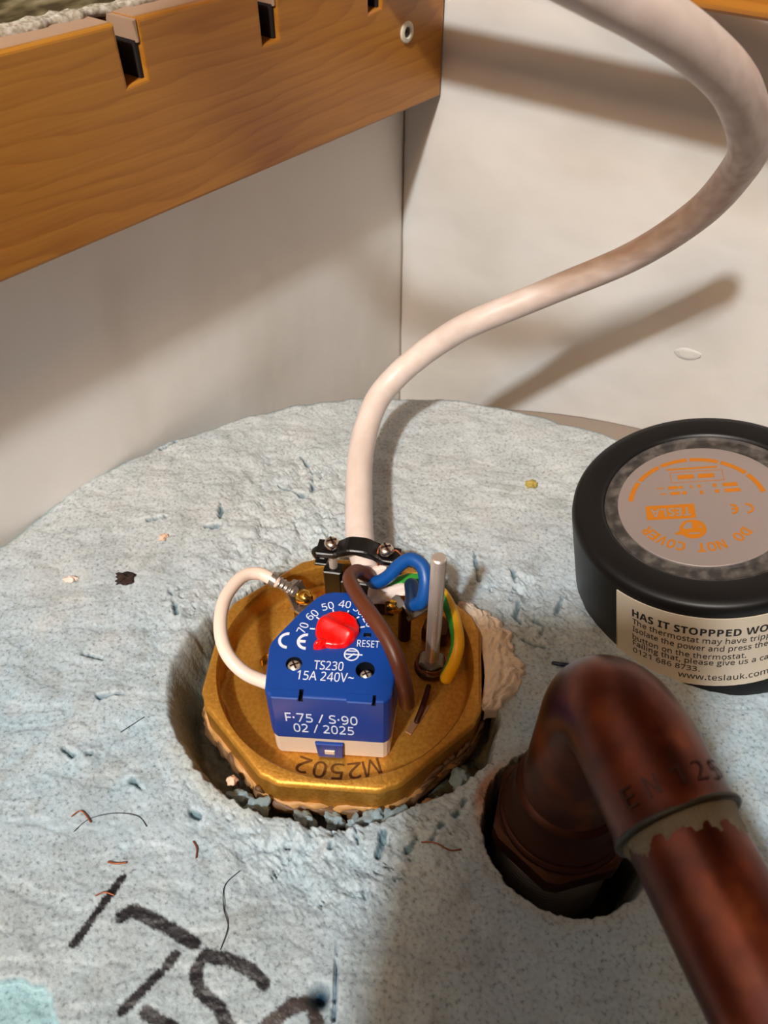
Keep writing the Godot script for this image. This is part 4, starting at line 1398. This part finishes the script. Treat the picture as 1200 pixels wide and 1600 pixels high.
	strip(pale, e3, [Vector2(-0.0026, -0.0010), Vector2(-0.0020, -0.0010), Vector2(-0.0020, -0.0004), Vector2(-0.0026, -0.0004)], 0.0001)
	obj("reversed_lettering", finish(pale), M.silver_label, disc)
	# paper label wrapped round the side
	var lab := begin()
	lab.set_smooth_group(5)
	var on_side := func(deg: float, yy: float, lift: float) -> Vector3:
		var r := lerpf(0.0420, 0.0415, (yy - 0.012) / 0.0305) + lift
		if yy < 0.012: r = lerpf(0.0428, 0.0420, clampf((yy - 0.0065) / 0.0055, 0, 1)) + lift
		return Vector3(cos(deg_to_rad(deg)) * r, yy, sin(deg_to_rad(deg)) * r)
	var lift := 0.0003
	for i in 60:
		var a := 142.0 - 102.0 * i / 60
		var b := 142.0 - 102.0 * (i + 1) / 60
		for k in 8:
			var y0 := 0.0068 + 0.0342 * k / 8
			var y1 := 0.0068 + 0.0342 * (k + 1) / 8
			quad(lab, on_side.call(a, y0, lift), on_side.call(b, y0, lift), on_side.call(b, y1, lift), on_side.call(a, y1, lift))
	lab.set_smooth_group(0xFFFFFFFF)
	for i in 60:
		var a := 142.0 - 102.0 * i / 60
		var b := 142.0 - 102.0 * (i + 1) / 60
		quad(lab, on_side.call(a, 0.041, lift), on_side.call(b, 0.041, lift), on_side.call(b, 0.041, 0.0), on_side.call(a, 0.041, 0.0))
		quad(lab, on_side.call(b, 0.0068, lift), on_side.call(a, 0.0068, lift), on_side.call(a, 0.0068, 0.0), on_side.call(b, 0.0068, 0.0))
	quad(lab, on_side.call(142.0, 0.0068, 0.0), on_side.call(142.0, 0.0068, lift), on_side.call(142.0, 0.041, lift), on_side.call(142.0, 0.041, 0.0))
	quad(lab, on_side.call(40.0, 0.0068, lift), on_side.call(40.0, 0.0068, 0.0), on_side.call(40.0, 0.041, 0.0), on_side.call(40.0, 0.041, lift))
	var paper := obj("side_label", finish(lab), M.paper_label, c)
	var ink := begin()
	var line := func(text: String, cap: float, from: float, width: float, yy: float, bold := false) -> void:
		var where := func(x: float, v: float, l: float) -> Vector3: return on_side.call(from - rad_to_deg((x + width / 2) / 0.042), yy + v, lift + 0.00002 + l)
		write(ink, text, cap, width, where, 0.00008, bold)
	line.call("HAS IT STOPPPED WORKING?", 0.0033, 134.2, 0.0530, 0.0345, true)
	line.call("The thermostat may have tripped.", 0.0026, 134.1, 0.0440, 0.0300)
	line.call("Isolate the power and press the reset", 0.0026, 134.0, 0.0465, 0.0262)
	line.call("button on the thermostat.", 0.0026, 134.0, 0.0335, 0.0224)
	line.call("Failing that, please give us a call on", 0.0026, 133.8, 0.0458, 0.0188)
	line.call("0121 686 8733.", 0.0026, 133.7, 0.0206, 0.0152)
	line.call("www.teslauk.com", 0.0026, 114.0, 0.0264, 0.0113)
	obj("lettering", finish(ink), M.ink, paper)


# ---------------------------------------------------------------- copper outlet pipe
func build_pipe() -> void:
	var p := thing("copper_pipe", "copper outlet pipe turning through an elbow out of the foam", "pipe", Vector3(0.0612, 0.0, 0.0470))
	var ring_at := Vector3(0.0695, 0.063, 0.0776) - p.position
	var dir := Vector3(0.27, -0.06, 0.96).normalized()
	var corner := Vector3(0, 0.0650, 0)
	# chrome thread, hexagon, compression shoulder
	obj("boss_thread", threaded(0.0173, -0.034, -0.0052, 0.0018, 48), M.tin, p)
	obj("hexagon_nut", hexagon(0.0200, -0.0062, 0.0024, 0.25, 0.0014), M.worn_brass, p)
	obj("shoulder", lathe([Vector2(0.0168, 0.0020), Vector2(0.0172, 0.0034), Vector2(0.0168, 0.0046), Vector2(0.0162, 0.0050), Vector2(0.0160, 0.0070), Vector2(0.0146, 0.0090), Vector2(0.0143, 0.0180), Vector2(0.0128, 0.0196), Vector2(0.0110, 0.0200)], 48, 40), M.dark_copper, p)
	obj("riser", lathe([Vector2(0.0111, 0.0150), Vector2(0.0111, 0.034)], 36), M.copper, p)
	# elbow: two sockets and a mitred bend
	var path := []
	path.append(Vector3(0, 0.0200, 0))
	path.append(Vector3(0, 0.0440, 0))
	var start := Vector3(0, 0.0480, 0)
	var end := corner + dir * 0.0150
	for i in range(0, 15):
		var s := i / 14.0
		path.append(start.lerp(corner, s).lerp(corner.lerp(end, s), s))
	path.append(ring_at - dir * 0.002)
	path.append(ring_at)
	var el := obj("elbow", tube(PackedVector3Array(path), func(u, q): return 0.0125 + (0.0005 if u < 0.03 or u > 0.97 else 0.0) - 0.0004 * exp(-pow((u - 0.55) / 0.2, 2.0)) + 0.00015 * sin(3.0 * q), 40, false), M.copper, p)
	# cast lettering round the mouth of the elbow
	var side := dir.cross(Vector3.UP).normalized()
	var topward := side.cross(dir)
	var st := begin()
	var word := "EN125"
	for i in 5:
		var off := deg_to_rad(52.0 - 23.0 * i)
		var where := func(x: float, v: float, l: float) -> Vector3:
			var a := off - x / 0.0128
			return ring_at - dir * (0.0052 + v) + (topward * cos(a) + side * sin(a)) * (0.01265 + l)
		write(st, word[i], 0.0038, 0.0027, where, 0.0001)
	obj("cast_lettering", finish(st), M.letter_copper, el)
	var run := PackedVector3Array()
	for i in 12:
		run.append(ring_at + dir * (-0.012 + 0.20 * i / 11.0))
	obj("pipe_run", tube(run, func(_u, _q): return 0.0111, 36, false), M.copper, p)
	# smeared flux where the run enters the elbow, under a dark ring of old solder
	var fl := PackedVector3Array()
	for i in 15:
		fl.append(ring_at + dir * (-0.0004 + 0.0085 * i / 14.0))
	var reach := func(q: float) -> float: return 0.36 + 0.30 * pow(0.5 + 0.5 * sin(q - 2.6), 2.0) + 0.30 * smooth_noise.get_noise_2d(cos(q) * 2.2, sin(q) * 2.2) + 0.10 * smooth_noise.get_noise_2d(cos(q) * 7.0, sin(q) * 7.0)
	obj("flux_smear", tube(fl, func(u, q): return lerpf(0.0124, 0.0113, minf(u * 3.0, 1.0)) - 0.0006 * smoothstep(reach.call(q) - 0.08, reach.call(q), u) + 0.00015 * mid.get_noise_2d(u * 0.05, q * 0.02), 64, false), M.grey_flux, p)
	var bead := PackedVector3Array()
	for i in 61:
		var a := TAU * i / 60
		bead.append(ring_at + dir * 0.0001 + (side * cos(a) + topward * sin(a)) * 0.0124)
	obj("solder_ring", tube(bead, func(_u, _q): return 0.00075, 10, false), M.dark_solder, p)


# ---------------------------------------------------------------- silicone, crumbs, strands and hairs
func build_scraps() -> void:
	var s := begin()
	s.set_smooth_group(2)
	var at := func(i: int, k: int) -> Vector3:
		var u := i / 40.0
		var w := k / 18.0
		var t := deg_to_rad(lerpf(-33.0, 22.0, u))
		var wide := 0.0125 * pow(sin(PI * clampf(u, 0.02, 0.98)), 0.6) * (1.0 + 0.35 * mid.get_noise_2d(u * 0.07, 0.0) + 0.12 * mid.get_noise_2d(u * 0.10, 3.0))
		var r := 0.0445 + wide * w
		var h := 0.0042 * pow(sin(PI * clampf(w * 0.92 + 0.06, 0, 1)), 0.7) * (0.75 + 0.7 * mid.get_noise_2d(u * 0.08, w * 0.03)) + 0.0005 * mid.get_noise_2d(u * 0.25, w * 0.09)
		if k == 18: h = -0.003
		return Vector3(r * cos(t), -0.0005 + h, PLATE.z + r * sin(t))
	for i in 40:
		for k in 18:
			quad(s, at.call(i + 1, k), at.call(i + 1, k + 1), at.call(i, k + 1), at.call(i, k))
	tag(obj("silicone_smear", finish(s), M.silicone), "lumpy white silicone smeared against the right edge of the brass flange", "sealant")

	# chips of foam in the gap in front of the flange
	var rng := RandomNumberGenerator.new()
	rng.seed = 21
	var chip: MeshInstance3D = null
	var places := ["leftmost foam crumb in the gap around the brass flange", "second foam crumb from the left in the gap around the flange", "third foam crumb from the left in the gap around the flange", "fourth foam crumb from the left in the gap around the flange", "foam crumb in the gap just below the middle of the flange", "foam crumb in the gap just right of the flange middle", "largest foam crumb in the gap below the front edge of the flange", "third foam crumb from the right in the gap around the flange", "second foam crumb from the right in the gap around the flange", "rightmost foam crumb in the gap around the brass flange"]
	for e in [[-0.030, 0.0385, 0.0052], [-0.0245, 0.0425, 0.0065], [-0.0105, 0.0452, 0.0050], [-0.0020, 0.0445, 0.0045], [0.004, 0.0470, 0.0042], [0.0092, 0.0452, 0.0060], [0.0150, 0.0462, 0.0074], [0.0215, 0.0450, 0.0056], [0.0290, 0.0410, 0.0060], [0.0345, 0.0330, 0.0052]]:
		var o: MeshInstance3D
		if chip == null:
			chip = obj("foam_crumb", lump(Vector3(1.25, 1.0, 1.0), 0.45, 3, 14), M.foam_chip)
			o = chip
		else:
			o = chip.duplicate()
			o.name = numbered("foam_crumb")
			add_child(o)
		o.transform = Transform3D(Basis(Vector3.UP, rng.randf() * TAU).scaled(Vector3.ONE * e[2]), Vector3(e[0], -0.0085 + rng.randf() * 0.003, e[1]))
		tag(o, places.pop_front(), "crumb", "foam crumbs in the gap around the flange")
	var bead := obj("silicone_crumb", lump(Vector3(0.0032, 0.0030, 0.0030), 0.3, 9, 12), M.peach_chip, null, Vector3(-0.0322, -0.004, 0.0345))
	tag(bead, "pinkish blob of sealant at the lower left edge of the flange", "crumb")
	var knob := obj("sealant_knob", lump(Vector3(0.0062, 0.0050, 0.0055), 0.7, 14, 14), M.sealant, null, Vector3(0.0265, -0.0055, 0.0420))
	tag(knob, "ragged yellowish blob of sealant at the lower right of the flange", "sealant")

	var lay := func(called: String, mesh: Mesh, m: Material, x: float, z: float, label: String, category: String, lift := 0.0) -> void:
		tag(obj(called, mesh, m, null, Vector3(x, foam_at(x, z)[0] + lift, z)), label, category)
	lay.call("dirt_crumb", lump(Vector3(0.0062, 0.0018, 0.0050), 0.7, 5, 14), M.brown_crumb, -0.0799, -0.0396, "dark brown flake of dirt on the foam left of the flange", "dirt", 0.0003)
	lay.call("resin_chip", lump(Vector3(0.0044, 0.0032, 0.0036), 0.4, 6, 14), M.yellow_chip, 0.0712, -0.0891, "small yellowish chip on the foam between cable and black cover", "chip", 0.0006)
	lay.call("plaster_chip", lump(Vector3(0.0036, 0.0016, 0.0030), 0.5, 7, 12), M.peach_chip, -0.0703, -0.060, "tiny peach coloured plaster chip on the foam behind the flange", "chip", 0.0003)
	lay.call("foam_flake", lump(Vector3(0.0050, 0.0022, 0.0026), 0.5, 8, 12), M.torn_white, -0.0993, -0.0396, "small white flake on the foam at the far left", "chip", 0.0003)
	lay.call("foam_curl", rod([Vector3(-0.003, 0.0002, -0.001), Vector3(0.0, 0.0008, 0.0), Vector3(0.004, 0.0003, 0.0002)], 0.0007, 6, 8), M.blue_sleeve, 0.0702, -0.0029, "dark blue sliver on the foam in front of the black cover", "sliver")
	var wisp := func(called: String, pts: Array, r: float, m: Material, label: String, category: String) -> void:
		var path := []
		for q in pts: path.append(Vector3(q.x, foam_at(q.x, q.y)[0] + r * 0.9 + 0.0002, q.y))
		tag(obj(called, rod(path, r, 8, 6), m), label, category)
	wisp.call("hair", [Vector2(-0.0258, 0.062), Vector2(-0.0292, 0.0658), Vector2(-0.0287, 0.0713), Vector2(-0.0269, 0.0759), Vector2(-0.0281, 0.0811)], 0.00013, M.hair, "long dark hair curving on the foam above the marker writing", "hair")
	wisp.call("hair", [Vector2(-0.0729, 0.0511), Vector2(-0.0694, 0.0475), Vector2(-0.0627, 0.046), Vector2(-0.0562, 0.0469), Vector2(-0.053, 0.050)], 0.00011, M.hair, "thin hair arching beside the copper strand at the far left", "hair")
	wisp.call("hair", [Vector2(-0.0673, 0.0206), Vector2(-0.0645, 0.0184), Vector2(-0.0612, 0.0158)], 0.00013, M.hair, "short straight hair on the foam left of the flange", "hair")
	wisp.call("copper_strand", [Vector2(-0.0745, 0.0470), Vector2(-0.0725, 0.0455), Vector2(-0.0705, 0.0468), Vector2(-0.0690, 0.0485)], 0.00022, M.copper_strand, "curled copper strand at the far left of the foam", "strand")
	wisp.call("copper_strand", [Vector2(0.0225, 0.0545), Vector2(0.0260, 0.0552), Vector2(0.0300, 0.0568), Vector2(0.0330, 0.0562)], 0.00022, M.copper_strand, "copper strand between the flange and the pipe hole", "strand")
	wisp.call("copper_strand", [Vector2(-0.0395, 0.0540), Vector2(-0.0382, 0.0560), Vector2(-0.0380, 0.0585)], 0.00022, M.copper_strand, "short bent copper strand below the left side of the flange", "strand")
	wisp.call("copper_strand", [Vector2(-0.0612, 0.0595), Vector2(-0.0590, 0.0600), Vector2(-0.0565, 0.0597)], 0.00028, M.copper_strand, "copper strand just above the first marker stroke", "strand")
	wisp.call("copper_strand", [Vector2(-0.0620, 0.0684), Vector2(-0.0600, 0.0676), Vector2(-0.0575, 0.0682)], 0.00022, M.copper_strand, "copper strand lying across the first marker stroke", "strand")
	wisp.call("copper_strand", [Vector2(-0.0350, 0.0290), Vector2(-0.0335, 0.0275), Vector2(-0.0330, 0.0300)], 0.00022, M.copper_strand, "tiny copper strand near the lower left corner of the flange", "strand")
